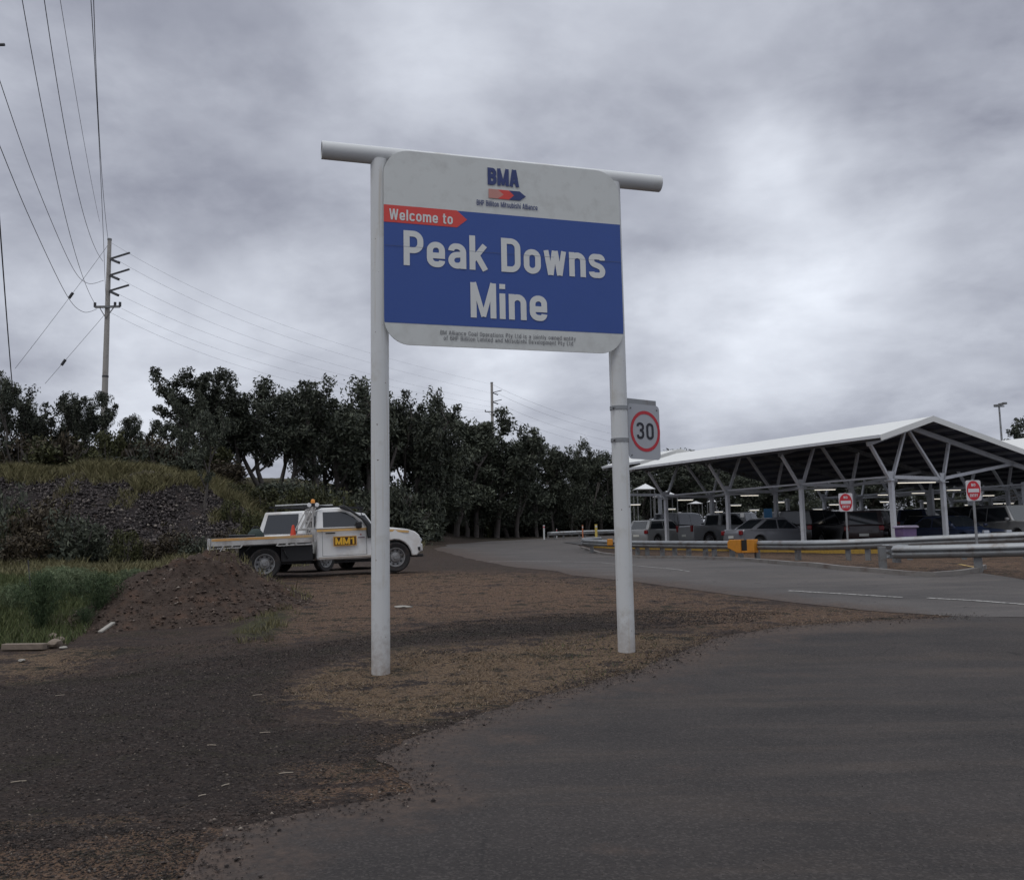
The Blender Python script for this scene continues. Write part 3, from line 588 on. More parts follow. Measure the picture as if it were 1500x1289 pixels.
def make_sign():
    root = empty('welcome_sign', FT, SANG); tag(root, 'large blue and grey mine welcome sign on two white steel posts', 'sign')
    Rr = .112
    rx, rz = on_sign(918, 954)
    for nm, x, z0 in (('post', 0, -.25), ('post', rx, rz-.25)):
        MB().tube([(x, 0, z0), (x, 0, 6.38)], Rr, 32).build(nm, POSTW, root, 40)
    bx0 = on_sign(471, 220)[0]; bx1 = on_sign(966, 271)[0]
    b = MB().tube([(bx0, 0, 6.45), (bx1, 0, 6.45)], .113, 32, False)
    for x, s_ in ((bx0, 1), (bx1, -1)):
        b.lathe([(.113, 0), (.100, 0), (.100, .02*s_), (.001, .02*s_)], (x, 0, 6.45), 'X', 32)
    b.build('cross_beam', WHITE, root, 40)
    # panel
    O = .135
    x0 = (on_sign(562.3, 400, O)[0] + on_sign(562, 300, O)[0])/2; x1 = (on_sign(908.5, 331, O)[0]+on_sign(913, 489, O)[0])/2
    z1 = on_sign(593, 220.8, O)[1]; z0 = on_sign(600, 505.3, O)[1]
    zb1 = on_sign(562, 300, O)[1]; zb0 = on_sign(562.7, 472, O)[1]
    PG = mat('grey_sign_sheet', (.60, .615, .59), .5, noise=.04, nscale=2, bump=.03, bscale=4, dirt=(.49, .495, .47), dscale=5, dlo=.5, dhi=.8)
    PB = mat('blue_sign_vinyl', (.030, .078, .30), .45, noise=.06, nscale=3, dirt=(.035, .085, .29), dscale=30)
    PR = mat('red_sign_vinyl', (.66, .062, .05), .5, noise=.05)
    LET = mat('grey_sign_letters', (.66, .67, .65), .5, noise=.06, nscale=4)
    INK = mat('navy_sign_ink', (.028, .045, .16), .5)
    DARKT = mat('dark_small_print', (.10, .10, .12), .6)
    PINK = mat('faded_pink_vinyl', (.52, .24, .20), .5)
    out = rounded(x0, z0, x1, z1, .33, 12)
    MB().prism(out, lambda p: (p[0], -O, p[1]), lambda p: (p[0], -O+.02, p[1])).build('panel', [PG], root)
    band = clip_band(out, zb0, zb1)
    MB().add([(p[0], -O-.003, p[1]) for p in band], [tuple(range(len(band)))]).build('blue_band', PB, root)
    y1 = -O-.006; y2 = -O-.009
    def q(px, py): return on_sign(px, py, O)
    az0 = q(562.5, 325)[1]; ax = q(669, 311)[0]; ap = q(684, 322)[0]; zt = zb1+.003
    MB().add([(x, y1, z) for x, z in ((x0, az0), (ax, az0), (ap, (az0+zt)/2), (ax, zt), (x0, zt))], [(0, 1, 2, 3, 4)]).build('red_arrow', PR, root)
    def txt(t, pl, pr, pb, pt, m, nm, bold=.17, sp=.085, y=y2):
        xa = q(*pl)[0]; xb = q(*pr)[0]; return fit_text(t, xa, xb, q(*pb)[1], q(*pt)[1], m, nm, root, y, bold, sp)
    txt('Welcome to', (570, 313), (663, 322), (571, 322), (571, 306), LET, 'lettering', .16, .12)
    txt('Peak Downs', (591, 360), (886, 390), (595, 389), (595, 338), LET, 'lettering', .168, .095)
    txt('Mine', (689, 440), (801, 450), (693, 465.5), (693, 414), LET, 'lettering', .168, .095)
    txt('BMA', (714, 260), (760, 265), (715, 271), (715, 246), INK, 'lettering', .235, .045)
    # arrow emblem
    ez1 = q(715, 277)[1]; ez0 = q(716, 290.5)[1]; ec = (ez0+ez1)/2; e = [q(v, 284)[0] for v in (715.5, 729, 737.5, 745, 752.5, 761, 770)]
    MB().add([(a, y2, z) for a, z in ((e[0], ez0), (e[1], ez0), (e[2], ec), (e[1], ez1), (e[0], ez1))], [(0, 1, 2, 3, 4)]).build('emblem', PINK, root)
    MB().add([(a, y2, z) for a, z in ((e[1], ez0), (e[3], ez0), (e[4], ec), (e[3], ez1), (e[1], ez1), (e[2], ec))], [(0, 1, 2, 5), (5, 2, 3, 4)]).build('emblem', PR, root)
    MB().add([(a, y2, z) for a, z in ((e[3], ez0), (e[5], ez0), (e[6], ec), (e[5], ez1), (e[3], ez1), (e[4], ec))], [(0, 1, 2, 5), (5, 2, 3, 4)]).build('emblem', INK, root)
    txt('BHP Billiton Mitsubishi Alliance', (698, 298), (787, 305), (698, 301), (698, 293), INK, 'lettering', .135, .10)
    txt('BM Alliance Coal Operations Pty Ltd is a jointly owned entity', (645, 488), (843, 497), (645, 490.3), (645, 484), DARKT, 'lettering', .10, .17)
    txt('of BHP Billiton Limited and Mitsubishi Development Pty Ltd', (650, 497), (839, 505), (650, 498.3), (650, 492), DARKT, 'lettering', .10, .17)
    # panel joint seam, hair-thin
    zs = q(600, 362)[1]; MB().box(((x0+x1)/2, -O-.0095, zs), (x1-x0-.02, .001, .004)).build('panel_seam', mat('dark_seam', (.10, .12, .2), .7), root)
    for z in (4.35, 6.2):
        MB().box(((x0+x1)/2, -.105, z), (x1-x0-.3, .03, .05)).build('mounting_rail', GALVP, root)
    # speed sign clamped to the right post
    s = empty('speed_sign', root.matrix_basis @ Vector((rx, 0, 0)), SANG + R(20)); tag(s, 'grey speed sign reading 30 in a red ring, clamped to the right white post', 'sign')
    n = Vector((-math.sin(SANG+R(20)), math.cos(SANG+R(20)), 0)); o = Vector(s.location)
    def qs(px, py, off=0):
        oo = o - n*off; d = ray(px, py); t = n.dot(oo-Vector((0, 0, EYE)))/n.dot(d); p = Vector((0, 0, EYE))+d*t-o
        return (p.x*math.cos(SANG+R(20))+p.y*math.sin(SANG+R(20)), p.z)
    xa = qs(918.5, 640)[0]; xb = qs(964.5, 640)[0]; za = qs(920, 672)[1]; zb = qs(918, 591)[1]
    SG = mat('reflective_grey_sheet', (.40, .41, .43), .45, noise=.05, nscale=6)
    rp = rounded(xa, za, xb, zb, .06, 6)
    MB().prism(rp, lambda p: (p[0], -.03, p[1]), lambda p: (p[0], -.024, p[1])).build('sign_plate', SG, s)
    MB().box(((xa+xb)/2-.03, -.012, zb+.01), (xb-xa-.04, .03, .12)).build('back_rail', GALV, s, bevel=.005)
    cx, cz = qs(943, 631)[0], (qs(943, 602.5)[1]+qs(943, 662)[1])/2; ro = (qs(943, 602.5)[1]-qs(943, 662)[1])/2
    ro = min(ro, (xb-xa)/2-.01); ri = ro*.84
    k = 48; MB().add([(cx+r_*math.cos(2*math.pi*i/k), -.033, cz+r_*math.sin(2*math.pi*i/k)*1.0) for r_ in (ro, ri) for i in range(k)], [(i, (i+1) % k, k+(i+1) % k, k+i) for i in range(k)]).build('red_ring', RED, s)
    BK = mat('black_numeral', (.012, .012, .02), .5)
    fit_text('30', cx-ri*.70, cx+ri*.66, cz-ri*.47, cz+ri*.50, BK, 'numerals', s, -.034, .15, .16)
    for z in (qs(905, 598)[1], qs(905, 645)[1]):
        MB().lathe([(.113, -.025), (.121, -.025), (.121, .025), (.113, .025)], (0, 0, z), 'Z', 24).tube([(-.12, -.02, z), (-.16, -.03, z)], .016, 8).build('clamp', GALV, s, 40)
    for x, z in ((xa+.05, zb-.06), (xb-.05, zb-.06), (xa+.05, za+.05)):
        MB().tube([(x, -.03, z), (x, -.04, z)], .010, 8).build('bolt', GALVP, s)
make_sign()
# ------------------------------------------------------------------ car park sheds
C0 = Vector((14.94, 36.4, .92)); SH = R(30.05); BAY = 4.62
UV = Vector((-math.sin(SH), math.cos(SH), 0)); VV = Vector((math.cos(SH), math.sin(SH), 0))
def shp(w, l, z=0): return C0 + VV*w + UV*l + Vector((0, 0, z))
def sh_ground(w, l):
    p = shp(w, l); return tz(p.x, p.y) - C0.z
def make_shed(name, label, w0, l0, l1, ks, right=9.3, group=None, lift=0, cols=((0, True), (3.2, True), (8.9, False)), eave=-1.72, gable=True, mirror=False):
    root = empty(name, shp(w0, 0), SH); tag(root, label, 'carport', group)
    zE, zR = 4.52+lift, 5.40+lift; wR = 1.45; zX = zR-.19*(right-wR)
    def zr(w): return zR-(wR-w)*(zR-zE)/(wR+1.72) if w < wR else zR-.19*(w-wR)
    th = .10
    mb = MB()     # roof sheeting: white above, colour darkened for shade below
    for (a, b_) in ((eave, wR), (wR, right)):
        za, zb = zr(a), zr(b_); n = 26; 
        vs = [(a, l0, za), (b_, l0, zb), (b_, l1, zb), (a, l1, za)]
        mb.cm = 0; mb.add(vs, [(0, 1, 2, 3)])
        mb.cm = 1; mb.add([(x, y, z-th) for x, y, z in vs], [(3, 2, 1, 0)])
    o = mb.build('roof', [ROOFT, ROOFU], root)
    g = MB()
    for (a, b_) in ((eave, wR), (wR, right)):
        for y in (l0-.02, l1+.02):
            g.prism([(a, zr(a)+.02), (b_, zr(b_)+.02), (b_, zr(b_)-.21), (a, zr(a)-.21)], lambda p: (p[0], y-.02, p[1]), lambda p: (p[0], y+.02, p[1]))
    g.build('fascia', ROOFT, root)
    MB().box((eave-.05, (l0+l1)/2, zr(eave)-.05), (.10, l1-l0, .12)).build('gutter', SHEDW, root)
    pu = MB(); w = eave+.3
    while w < right: pu.box((w, (l0+l1)/2, zr(w)-th-.075), (.06, l1-l0-.05, .14)); w += 1.05
    pu.build('purlins', PURL, root)
    for k in ks:
        y = k*BAY; rf = MB(); d = -.34
        rf.bar((max(eave+.45, -1.3), y, zr(max(eave+.45, -1.3))+d), (wR, y, zR+d), .09, .2); rf.bar((wR, y, zR+d), (right-.3, y, zr(right-.3)+d), .09, .2)
        rf.build('rafter', GALVP if k else SHEDW, root)
        for (cw, arms) in cols:
            if cw > right: continue
            gz = sh_ground(w0+cw, y)-.02; kz = 2.98+lift
            c = MB().box((cw, y, (gz+kz)/2), (.17, .17, kz-gz)).build('column', SHEDW, root, bevel=.012)
            MB().box((cw, y, kz-.09), (.42, .30, .03)).build('cap_plate', SHEDW, c)
            MB().box((cw, y, gz+.13), (.46, .46, .30)).build('footing', WHITE, c, bevel=.02)
            if arms:
                for dw in ((-1.12, 1.02) if cw < 1 else (-1.95, .62)):
                    MB().bar((cw+dw*.06, y, kz-.05), (cw+dw, y, zr(cw+dw)+d-.04), .10, .12, (0, 1, 0)).build('brace', SHEDW, root)
                MB().prism([(cw-.2, kz+.28), (cw+.2, kz+.28), (cw+.1, kz-.08), (cw-.1, kz-.08)], lambda p: (p[0], y-.06, p[1]), lambda p: (p[0], y+.06, p[1])).build('knee_plate', SHEDW, root)
        MB().box((1.6, y, 3.03+lift), (3.1, .10, .14)).build('tie_beam', SHEDW, root)
        if right > 8: MB().bar((3.2, y, 3.03+lift), (8.2, y, zr(8.2)+d), .09, .13).build('tie_beam', SHEDW, root)
    if len(ks) > 1:
        for cw, a in cols[:2]: MB().box((cw, (ks[0]+ks[-1])*BAY/2, 3.05+lift), (.07, (ks[-1]-ks[0])*BAY, .07)).build('long_tie', SHEDW, root)
    return root
G_SHED = 'white roofed car park shelters'
make_shed('carport', 'nearest white gabled car park shelter on Y-braced white columns, facing the guardrail', 0, -1.0, 14.5, [0, 1, 2, 3], 9.6, G_SHED)
make_shed('carport', 'short end shelter whose white roof shows left of the right sign post', .6, 15.0, 18.4, [3.85], 2.6, G_SHED, .30, cols=((-.6, False), (2.2, False)), eave=-1.3)
for i, (w0, lab) in enumerate(((11.9, 'second gabled shelter, directly behind the nearest one'), (23.8, 'third gabled shelter, deep in the shade of the car park'), (35.7, 'fourth gabled shelter, far back in the dark of the car park'), (47.6, 'rearmost gabled shelter of the car park'))):
    make_shed('carport', lab, w0, -3.0, 14.5, [0, 1, 2, 3], 9.6, G_SHED, -.1*i)  # rear rows extended back so their roofs block the daylight
# floor and yellow kerb of the car park
A_PARK = asphalt('car_park_asphalt', (.05, .048, .048), (.07, .067, .066), (.035, .033, .034), (.09, .08, .07), .2)
flo = [tuple(shp(a, b_).xy) for a, b_ in ((-.45, -12), (-.45, 19.5), (4, 30), (62, 30), (62, -12))]
sheet('car_park_floor', ragged(flo, 2, 0, 0), .03, A_PARK, 2.5)
kb = MB()
for i in range(26):
    l0 = -8.5+i*1.1; a = shp(-.52, l0); b_ = shp(-.52, l0+1.1)
    kb.bar((a.x, a.y, tz(a.x, a.y)+.07), (b_.x, b_.y, tz(b_.x, b_.y)+.07), .14, .2)
kb.build('yellow_kerb', YELL)['kind'] = 'structure'
# fluorescent battens hung under the roofs
LT = [(1343, 707, 60, '#'), (1208.5, 717.5, 33, 'A'), (1213, 731, 21, ''), (1295, 725, 14, ''), (1297, 735.5, 13, ''), (1098, 726, 28, ''), (1141, 736, 16, ''), (1105, 747.5, 10, ''), (1004, 732.5, 24, ''), (930, 739.5, 17, ''),
      (1369, 731, 14, ''), (1397, 718, 22, ''), (1448, 726, 17, ''), (1222, 739.5, 9, ''), (1198, 746.5, 8, ''), (1078, 740.5, 11, ''), (1478, 737.5, 12, ''), (1052, 750, 8, ''), (982, 746, 10, ''), (1420, 740, 7, ''), (1358, 737, 6, ''), (1345, 722.5, 6, ''), (1462,738,9,'')]
lroot = None
for i, (px, py, wpx, _) in enumerate(LT):
    d = ray(px, py); ztop = 3.93 if py < 745 else 3.75; t = (ztop-EYE)/d.z; p = Vector((0, 0, EYE)) + d*t
    L = min(1.25, 1.2) if wpx < 40 else 1.2
    if lroot is None:
        lroot = empty('strip_light', p, 0)
        MB().box((0, 0, .05), (1.25, .14, .05)).build('housing', SHEDW, lroot)
        MB().tube([(-.58, 0, 0), (.58, 0, 0)], .016, 8).build('tube', TUBE, lroot)
        r = lroot
    else: r = copy_tree(lroot); r.location = p
    px_len = wpx/1350*p.y/1.25
    r.scale = (min(2.0, max(.6, px_len)), 1, 1)
    tag(r, 'lit fluorescent strip light hanging under the dark car park roof', 'light', 'strip lights under the car park roofs')
# ------------------------------------------------------------------ guardrails
WPROF = [(0, 0), (-.02, .02), (-.075, .07), (-.075, .11), (-.01, .155), (-.075, .20), (-.075, .24), (-.02, .29), (0, .31)]
def guardrail(name, label, knots, postpx, base_off=0, sleeves=(), post_w=.14):
    root = empty(name, (knots[0][0], knots[0][1], 0)); tag(root, label, 'guardrail', None); o = Vector(root.location)
    pts = [Vector(k) for k in knots]; q = []
    for i in range(len(pts)-1):                         # Catmull-Rom
        p0 = pts[max(i-1, 0)]; p1 = pts[i]; p2 = pts[i+1]; p3 = pts[min(i+2, len(pts)-1)]; m = max(2, int((p2-p1).length/.5))
        for j in range(m):
            t = j/m; q.append(.5*((2*p1)+(p2-p0)*t+(2*p0-5*p1+4*p2-p3)*t*t+(3*p1-p0-3*p2+p3)*t**3))
    q.append(pts[-1]); mb = MB(); n = len(WPROF); vs = []; N_ = []
    for i, p in enumerate(q):
        t = (q[min(i+1, len(q)-1)]-q[max(i-1, 0)]); t.z = 0; t.normalize(); nn = Vector((t.y, -t.x, 0))
        if nn.y > 0: nn = -nn
        N_.append(nn)
        for a, b_ in WPROF: vs.append(p + nn*(-a) + Vector((0, 0, b_-.31)) - o)
    mb.add(vs, [(i*n+k, i*n+k+1, (i+1)*n+k+1, (i+1)*n+k) for i in range(len(q)-1) for k in range(n-1)])
    bm = mb.build('beam', GALV, root, 50); so = bm.modifiers.new('t', 'SOLIDIFY'); so.thickness = .006
    for x in postpx:                                     # x = horizontal photo position where a post stands
        def az(p): return abs(p.x/p.y - ray(x, 800).x/ray(x, 800).y)
        i = min(range(len(q)), key=lambda i: az(q[i])); p = q[i]-N_[i]*.12; g = tz(p.x, p.y)
        ang = math.atan2(N_[i].y, N_[i].x)
        MB().box((p.x-o.x, p.y-o.y, (g-.2+p.z-.02)/2), (.16, post_w, p.z-.02-g+.2), ang).build('post', GALVP, root, bevel=.01)
    for (x0, x1) in sleeves:
        ii = [i for i, p in enumerate(q) if x0 <= 750+1350*(p.x/p.y)*1.0 <= x1] or [min(range(len(q)), key=lambda i: abs(750+1350*q[i].x/q[i].y-(x0+x1)/2))]
        a = q[max(0, ii[0]-0)]; b_ = q[min(len(q)-1, ii[-1]+1)]; nn = N_[ii[0]]
        MB().bar(a-o+nn*.06+Vector((0, 0, -.16)), b_-o+nn*.06+Vector((0, 0, -.16)), .10, .42).build('yellow_sleeve', YORA, root, bevel=.03)
    return root
YORA = mat('amber_plastic', (.55, .22, .02), .5, noise=.12, nscale=6, dirt=(.3, .13, .02), dscale=8, dlo=.55, dhi=.8)
def kn(px, ptop, Y): p = P(px, ptop, Y); return (p.x, p.y, p.z)
def kz(px, ptop, pbot):
    x, y = G(px, pbot); return kn(px, ptop, y)
guardrail('guardrail', 'long galvanised guardrail with amber joint sleeves, running along the road before the car park',
          [kn(880, 786.5, 55), kn(858, 787.5, 51), kn(853, 789.0, 46), kn(880, 790.5, 43), kn(930, 791.7, 41), kz(984, 792, 815.5), kn(1080, 792, 33.5), kz(1174, 791.5, 820.5), kn(1240, 790, 28.3), kn(1330, 786, 27.3), kn(1410, 782.5, 26.6), kn(1500, 778.6, 26), kn(1640, 772, 25)],
          [862, 878, 900, 924, 944, 964, 984, 1004, 1023, 1045, 1066, 1084, 1110, 1163, 1238, 1262, 1350, 1425, 1496, 1580])
guardrail('guardrail', 'short nearer guardrail with a curled end, in front of the longer one',
          [kn(1330, 797.5, 25.2), kn(1302, 797.5, 25.0), kn(1291, 798, 24.0), kn(1299, 799, 22.6), kn(1330, 798.8, 22.0), kn(1430, 796.5, 21.2), kn(1500, 794.5, 20.7), kn(1640, 790, 19.8)],
          [1300, 1321, 1437, 1560], post_w=.17)
guardrail('guardrail', 'distant low guardrail along the far side of the bend below the dark trees',
          [kn(803, 779.2, 73), kn(840, 777.5, 73), kn(888, 776.0, 73), kn(960, 775, 73), kn(1100, 772, 73)], [804, 818, 832, 847, 862, 880, 905, 930, 955])
def sleeve(px0, px1, Y, top, h, label):
    a = P(px0, top, Y); b_ = P(px1, top, Y-1.25 if px1-px0 > 20 else Y); r = empty('sleeve', a); tag(r, label, 'barrier sleeve', 'amber sleeves on the long guardrail')
    d = b_-a; d.z = 0; L = d.length; X = d.normalized(); ang = math.atan2(X.y, X.x); r.rotation_euler = (0, 0, ang)
    if px1-px0 > 20:
        MB().prism([(0, -h*.18), (.10, 0), (L*.50, 0), (L*.50, -h), (L*.38, -h), (0, -h*.62)], lambda p: (p[0], -.22, p[1]), lambda p: (p[0], -.02, p[1])).build('cover', YORA, r, bevel=.02)
        MB().prism([(L*.74, 0), (L, 0), (L, -h*.98), (L*.52, -h), (L*.52, -h*.86), (L*.74, -h*.84)], lambda p: (p[0], -.22, p[1]), lambda p: (p[0], -.02, p[1])).build('cover', YORA, r, bevel=.02)
        MB().box((L*.62, -.1, -h*.42), (L*.26, .14, h*.78)).build('rubber_pad', BLACK, r)
    else: MB().box((L/2, -.1, -h*.5), (L, .22, h)).build('cover', YORA, r, bevel=.03)
    return r
sleeve(1072, 1111, 33.3, 790.5, .47, 'large amber sleeve with a black centre on the guardrail before the silver sedan')
sleeve(889, 897, 42.3, 789.5, .30, 'small amber sleeve on the guardrail just left of the right sign post')
# delineators beside the far guardrail
def post_thing(name, label, cat, px, ptop, pbot, Y, r, m, group=None, extra=None):
    a = P(px, pbot, Y); b_ = P(px, ptop, Y); g = min(a.z, tz(a.x, a.y))-.1; o = empty(name, (a.x, a.y, g)); tag(o, label, cat, group)
    MB().tube([(0, 0, 0), (0, 0, b_.z-g)], r, 10).build('post', m, o, 40)
    MB().box((0, -r-.004, (b_.z-g)-.16), (r*1.5, .006, .12)).build('reflector', WHITE if m != WHITE else RED, o)
    return o
post_thing('marker_post', 'slim white guide post at the left end of the distant guardrail', 'post', 797, 769, 786, 72, .07, WHITE)
post_thing('bollard', 'fat yellow bollard standing behind the distant guardrail', 'bollard', 873.5, 768, 786, 70, .10, mat('pale_yellow_paint', (.62, .47, .12), .6))
post_thing('marker_post', 'thin orange marker post left of the yellow bollard', 'post', 853.7, 769, 785, 71, .05, mat('faded_orange', (.55, .20, .10), .6))
post_thing('marker_post', 'tiny pale stub post above the far guardrail near its left end', 'post', 815.5, 774, 782, 75, .03, WHITE)
# ------------------------------------------------------------------ no entry signs
def no_entry(px0, px1, pt, pb, Y, label, foot=None, yaw=-.15, postx=None):
    c = P((px0+px1)/2, (pt+pb)/2, Y); g = tz(c.x, c.y)-.1; root = empty('no_entry_sign', (c.x, c.y, g), yaw); tag(root, label, 'sign', 'no entry signs')
    w = (px1-px0)/1350*Y; h = (pb-pt)/1350*Y; z = c.z-g
    MB().tube([(0, .03, 0), (0, .03, z+h/2+.02)], .035, 10).build('post', GALV, root, 40)
    rp = rounded(-w/2, z-h/2, w/2, z+h/2, .05, 4)
    MB().prism(rp, lambda p: (p[0], -.02, p[1]), lambda p: (p[0], -.012, p[1])).build('sign_plate', mat('white_sign_sheet', (.60, .58, .60), .4, noise=.05), root)
    k = 40; a, b_ = w*.46, h*.475
    MB().add([(a*math.cos(2*math.pi*i/k), -.024, z+b_*math.sin(2*math.pi*i/k)) for i in range(k)], [tuple(range(k))]).build('red_disc', RED, root)
    MB().add([(x, -.028, z+y) for x, y in ((-a*.80, -h*.09), (a*.80, -h*.09), (a*.80, h*.09), (-a*.80, h*.09))], [(0, 1, 2, 3)]).build('white_bar', mat('white_sign_bar', (.62, .60, .62), .4), root)
    LW = mat('white_sign_bar', (.62, .60, .62))
    fit_text('NO', -a*.30, a*.30, z+h*.20, z+h*.34, LW, 'lettering', root, -.028, .2, .12)
    fit_text('ENTRY', -a*.58, a*.58, z-h*.31, z-h*.17, LW, 'lettering', root, -.028, .18, .10)
    return root
no_entry(1229, 1248.5, 722.5, 749, 32, 'smaller NO ENTRY sign with a red disc, left of the brightest shelter column')
no_entry(1415.5, 1436, 703.5, 733.5, 25.3, 'NO ENTRY sign on its own grey post at the right, behind the curled guardrail')
# blue and white small signs inside
def small_sign(px0, px1, pt, pb, Y, m, label):
    c = P((px0+px1)/2, (pt+pb)/2, Y); w = (px1-px0)/1350*Y; h = (pb-pt)/1350*Y; g = tz(c.x, c.y); root = empty('parking_sign', (c.x, c.y, g)); tag(root, label, 'sign')
    MB().box((0, 0, c.z-g), (w, .02, h)).build('sign_plate', m, root, bevel=.01); MB().tube([(0, .03, 0), (0, .03, c.z-g+h/2)], .03, 8).build('post', GALVP, root, 40)
small_sign(1119, 1131, 745, 758.5, 47, mat('blue_sign_paint', (.10, .32, .60), .5), 'light blue sign between two columns above the silver sedan')
small_sign(1084.5, 1090, 752, 757.5, 55, mat('white_notice', (.6, .6, .6), .5), 'tiny white notice left of the light blue sign in the car park')
small_sign(994, 998, 750, 755, 64, mat('white_notice', (.6, .6, .6), .5), 'tiny white notice board beyond the second column of the shelter')
# small peaked roofs, added to stand in for farther sheds' white roof slopes
def far_roof(px0, px1, pt, pb, Y, label):
    c = P((px0+px1)/2, pb, Y); w = (px1-px0)/1350*Y; h = (pb-pt)/1350*Y; g = tz(c.x, c.y); root = empty('far_shed_roof', (c.x, c.y, g), .1); tag(root, label, 'far_roof', 'stand-in white shed roofs beyond the shelters'); z = c.z-g
    MB().add([(-w/2, -w/2, z), (w/2, -w/2, z), (w/2, w/2, z), (-w/2, w/2, z), (.1*w, 0, z+h*1.15)], [(0, 1, 4), (1, 2, 4), (2, 3, 4), (3, 0, 4), (3, 2, 1, 0)]).build('roof_slopes', mat('bright_white_roof', (.70, .70, .70), .6), root)
    for a in (-1, 1):
        for b_ in (-1, 1): MB().tube([(a*w*.45, b_*w*.45, -.1), (a*w*.45, b_*w*.45, z+.02)], .04, 8).build('leg', GALVP, root)
far_roof(929, 957, 709.5, 717, 68, 'leftmost small white peaked stand-in shed roof under the end of the near roof')
far_roof(959, 990, 720, 727.5, 78, 'wide white peaked stand-in shed roof seen behind the last Y-braced column')
far_roof(1008, 1027, 734.5, 738, 86, 'flat looking white stand-in shed roof lowest of the group beyond the shelter')
far_roof(1037, 1048, 731, 735, 82, 'narrowest white stand-in shed roof, rightmost of the group beyond the shelter')
# lighting tower behind the shelters
def light_tower():
    b_ = P(1467, 640, 100); t = P(1466, 596, 100); g = tz(b_.x, b_.y); r = empty('light_tower', (b_.x, b_.y, g)); tag(r, 'tall pole with floodlights on its head, rising behind the shelter roof at the right', 'floodlight')
    z = t.z-g; MB().tube([(0, 0, 0), (0, 0, z)], [.16, .09], 10).build('pole', GALV, r, 40); MB().box((0, 0, z+.05), (1.1, .15, .12)).build('crossbar', GALV, r)
    for x in (-.4, .1, .5): MB().box((x, -.2, z+.22+x*.25), (.42, .35, .22), .3).build('floodlight', GALVP, r)
light_tower()
# ------------------------------------------------------------------ power poles and wires
def pole_thing(px, ptop, Y, gz, r0, r1, label, xs, xarm, armw, side):
    t = P(px, ptop, Y); r = empty('power_pole', (t.x, t.y, gz)); tag(r, label, 'power pole', 'power poles'); z = t.z-gz
    MB().tube([(0, 0, 0), (0, 0, z)], [r0, r1], 16).build('pole', WOODP, r, 50)
    MB().tube([(0, 0, z-.02), (0, 0, z+.10)], r1*1.15, 12).build('cap', GALVP, r, 40)
    MB().tube([(0, 0, z*.45), (0, 0, z*.45+.12)], r0*.86, 14).build('band', WIRE, r, 40)
    def zz(py): return P(px, py, Y).z-gz
    for py in xs:
        zc = zz(py); MB().bar((.15*side, 0, zc), (1.55*side*armw, -.4, zc+.24), .10, .10).build('insulator', WIRE, r)
        MB().bar((.12*side, 0, zc-.05), (.95*side*armw, -.6, zc-.5), .15, .15).build('insulator', WIRE, r)
    zc = zz(xarm[2]); a = P(xarm[0], xarm[2], Y).x-t.x; b2 = P(xarm[1], xarm[2], Y).x-t.x
    MB().box(((a+b2)/2, -.25, zc), (b2-a, .12, .14)).build('cross_arm', GALVP, r)
    for x in (a*.6, b2*.6): MB().bar((0, -.2, zc-.75), (x, -.25, zc), .05, .05).build('arm_strut', GALVP, r)
    for x in (a, b2*.65, b2): MB().tube([(x, -.25, zc), (x, -.25, zc+.3)], .09, 8).build('insulator', WIRE, r, 40)
    return r
pole_thing(160.5, 352, 60, 5.4, .24, .125, 'tall tapered concrete power pole on the grassy bank at the left', (379, 403, 426), (141.5, 178, 451), 1.0, 1)
pole_thing(720.3, 561, 145, 4.0, .30, .20, 'far power pole rising above the trees between the sign posts', (575, 588.5), (711, 730, 603.5), 1.0, 1)
def wire(label, pts, r=.013):
    """overhead line through three or more points in space, each photo x, y and distance"""
    K = [P(*p) for p in pts]; q = []
    if len(K) == 3:
        mth = K[1]; t = (K[1]-K[0]).length/((K[1]-K[0]).length+(K[2]-K[1]).length); c = (mth-K[0]*(1-t)**2-K[2]*t*t)/(2*t*(1-t))
        q = [K[0]*(1-i/28)**2+c*2*(i/28)*(1-i/28)+K[2]*(i/28)**2 for i in range(29)]
    elif len(K) == 2: q = K
    else:
        for i in range(len(K)-1):
            p0 = K[max(i-1, 0)]; p1 = K[i]; p2 = K[i+1]; p3 = K[min(i+2, len(K)-1)]
            for j in range(10):
                t = j/10; q.append(.5*((2*p1)+(p2-p0)*t+(2*p0-5*p1+4*p2-p3)*t*t+(3*p1-p0-3*p2+p3)*t**3))
        q.append(K[-1])
    o = empty_base = q[0].copy(); mb = MB(); mb.tube([p-o for p in q], r, 5); ob = mb.build('overhead_wire', WIRE, None, 60, loc=o); tag(ob, label, 'wire', 'overhead power lines')
wire('leftmost overhead wire that comes from the top edge to the cross arm', [(29, -20, 24), (75, 225, 33), (141, 448, 60)])
wire('overhead wire dropping from the top edge to the topmost insulator of the near pole', [(62, -20, 24), (99, 210, 34), (151, 383, 60)])
wire('faintest overhead wire at the top left, ending short of the near pole', [(85, -20, 25), (113, 150, 34), (146, 325, 58)], .009)
wire('left one of the close pair of overhead wires above the near pole', [(132, -20, 24), (142, 150, 33), (155, 440, 60)])
wire('right one of the close pair of overhead wires, meeting the top of the near pole', [(136.5, -20, 24), (143, 150, 33), (158.5, 352, 60)])
wire('overhead wire from the left edge that sags under before the near pole', [(-8, 96, 30), (50, 262, 40), (104, 388, 52), (128, 415, 57), (152, 411, 60)], .015)
wire('lower overhead wire from the left edge that loops in to the cross arm', [(-8, 195, 30), (45, 323, 38), (98, 433, 50), (122, 457, 55), (142, 453, 60)], .015)
wire('near vertical overhead cable at the far left edge', [(-3, 290, 26), (5, 400, 30), (19, 575, 44)], .022)
wire('stay wire running from the pole top down to the left', [(159, 358, 60), (104, 433, 57), (22, 540, 53)], .012)
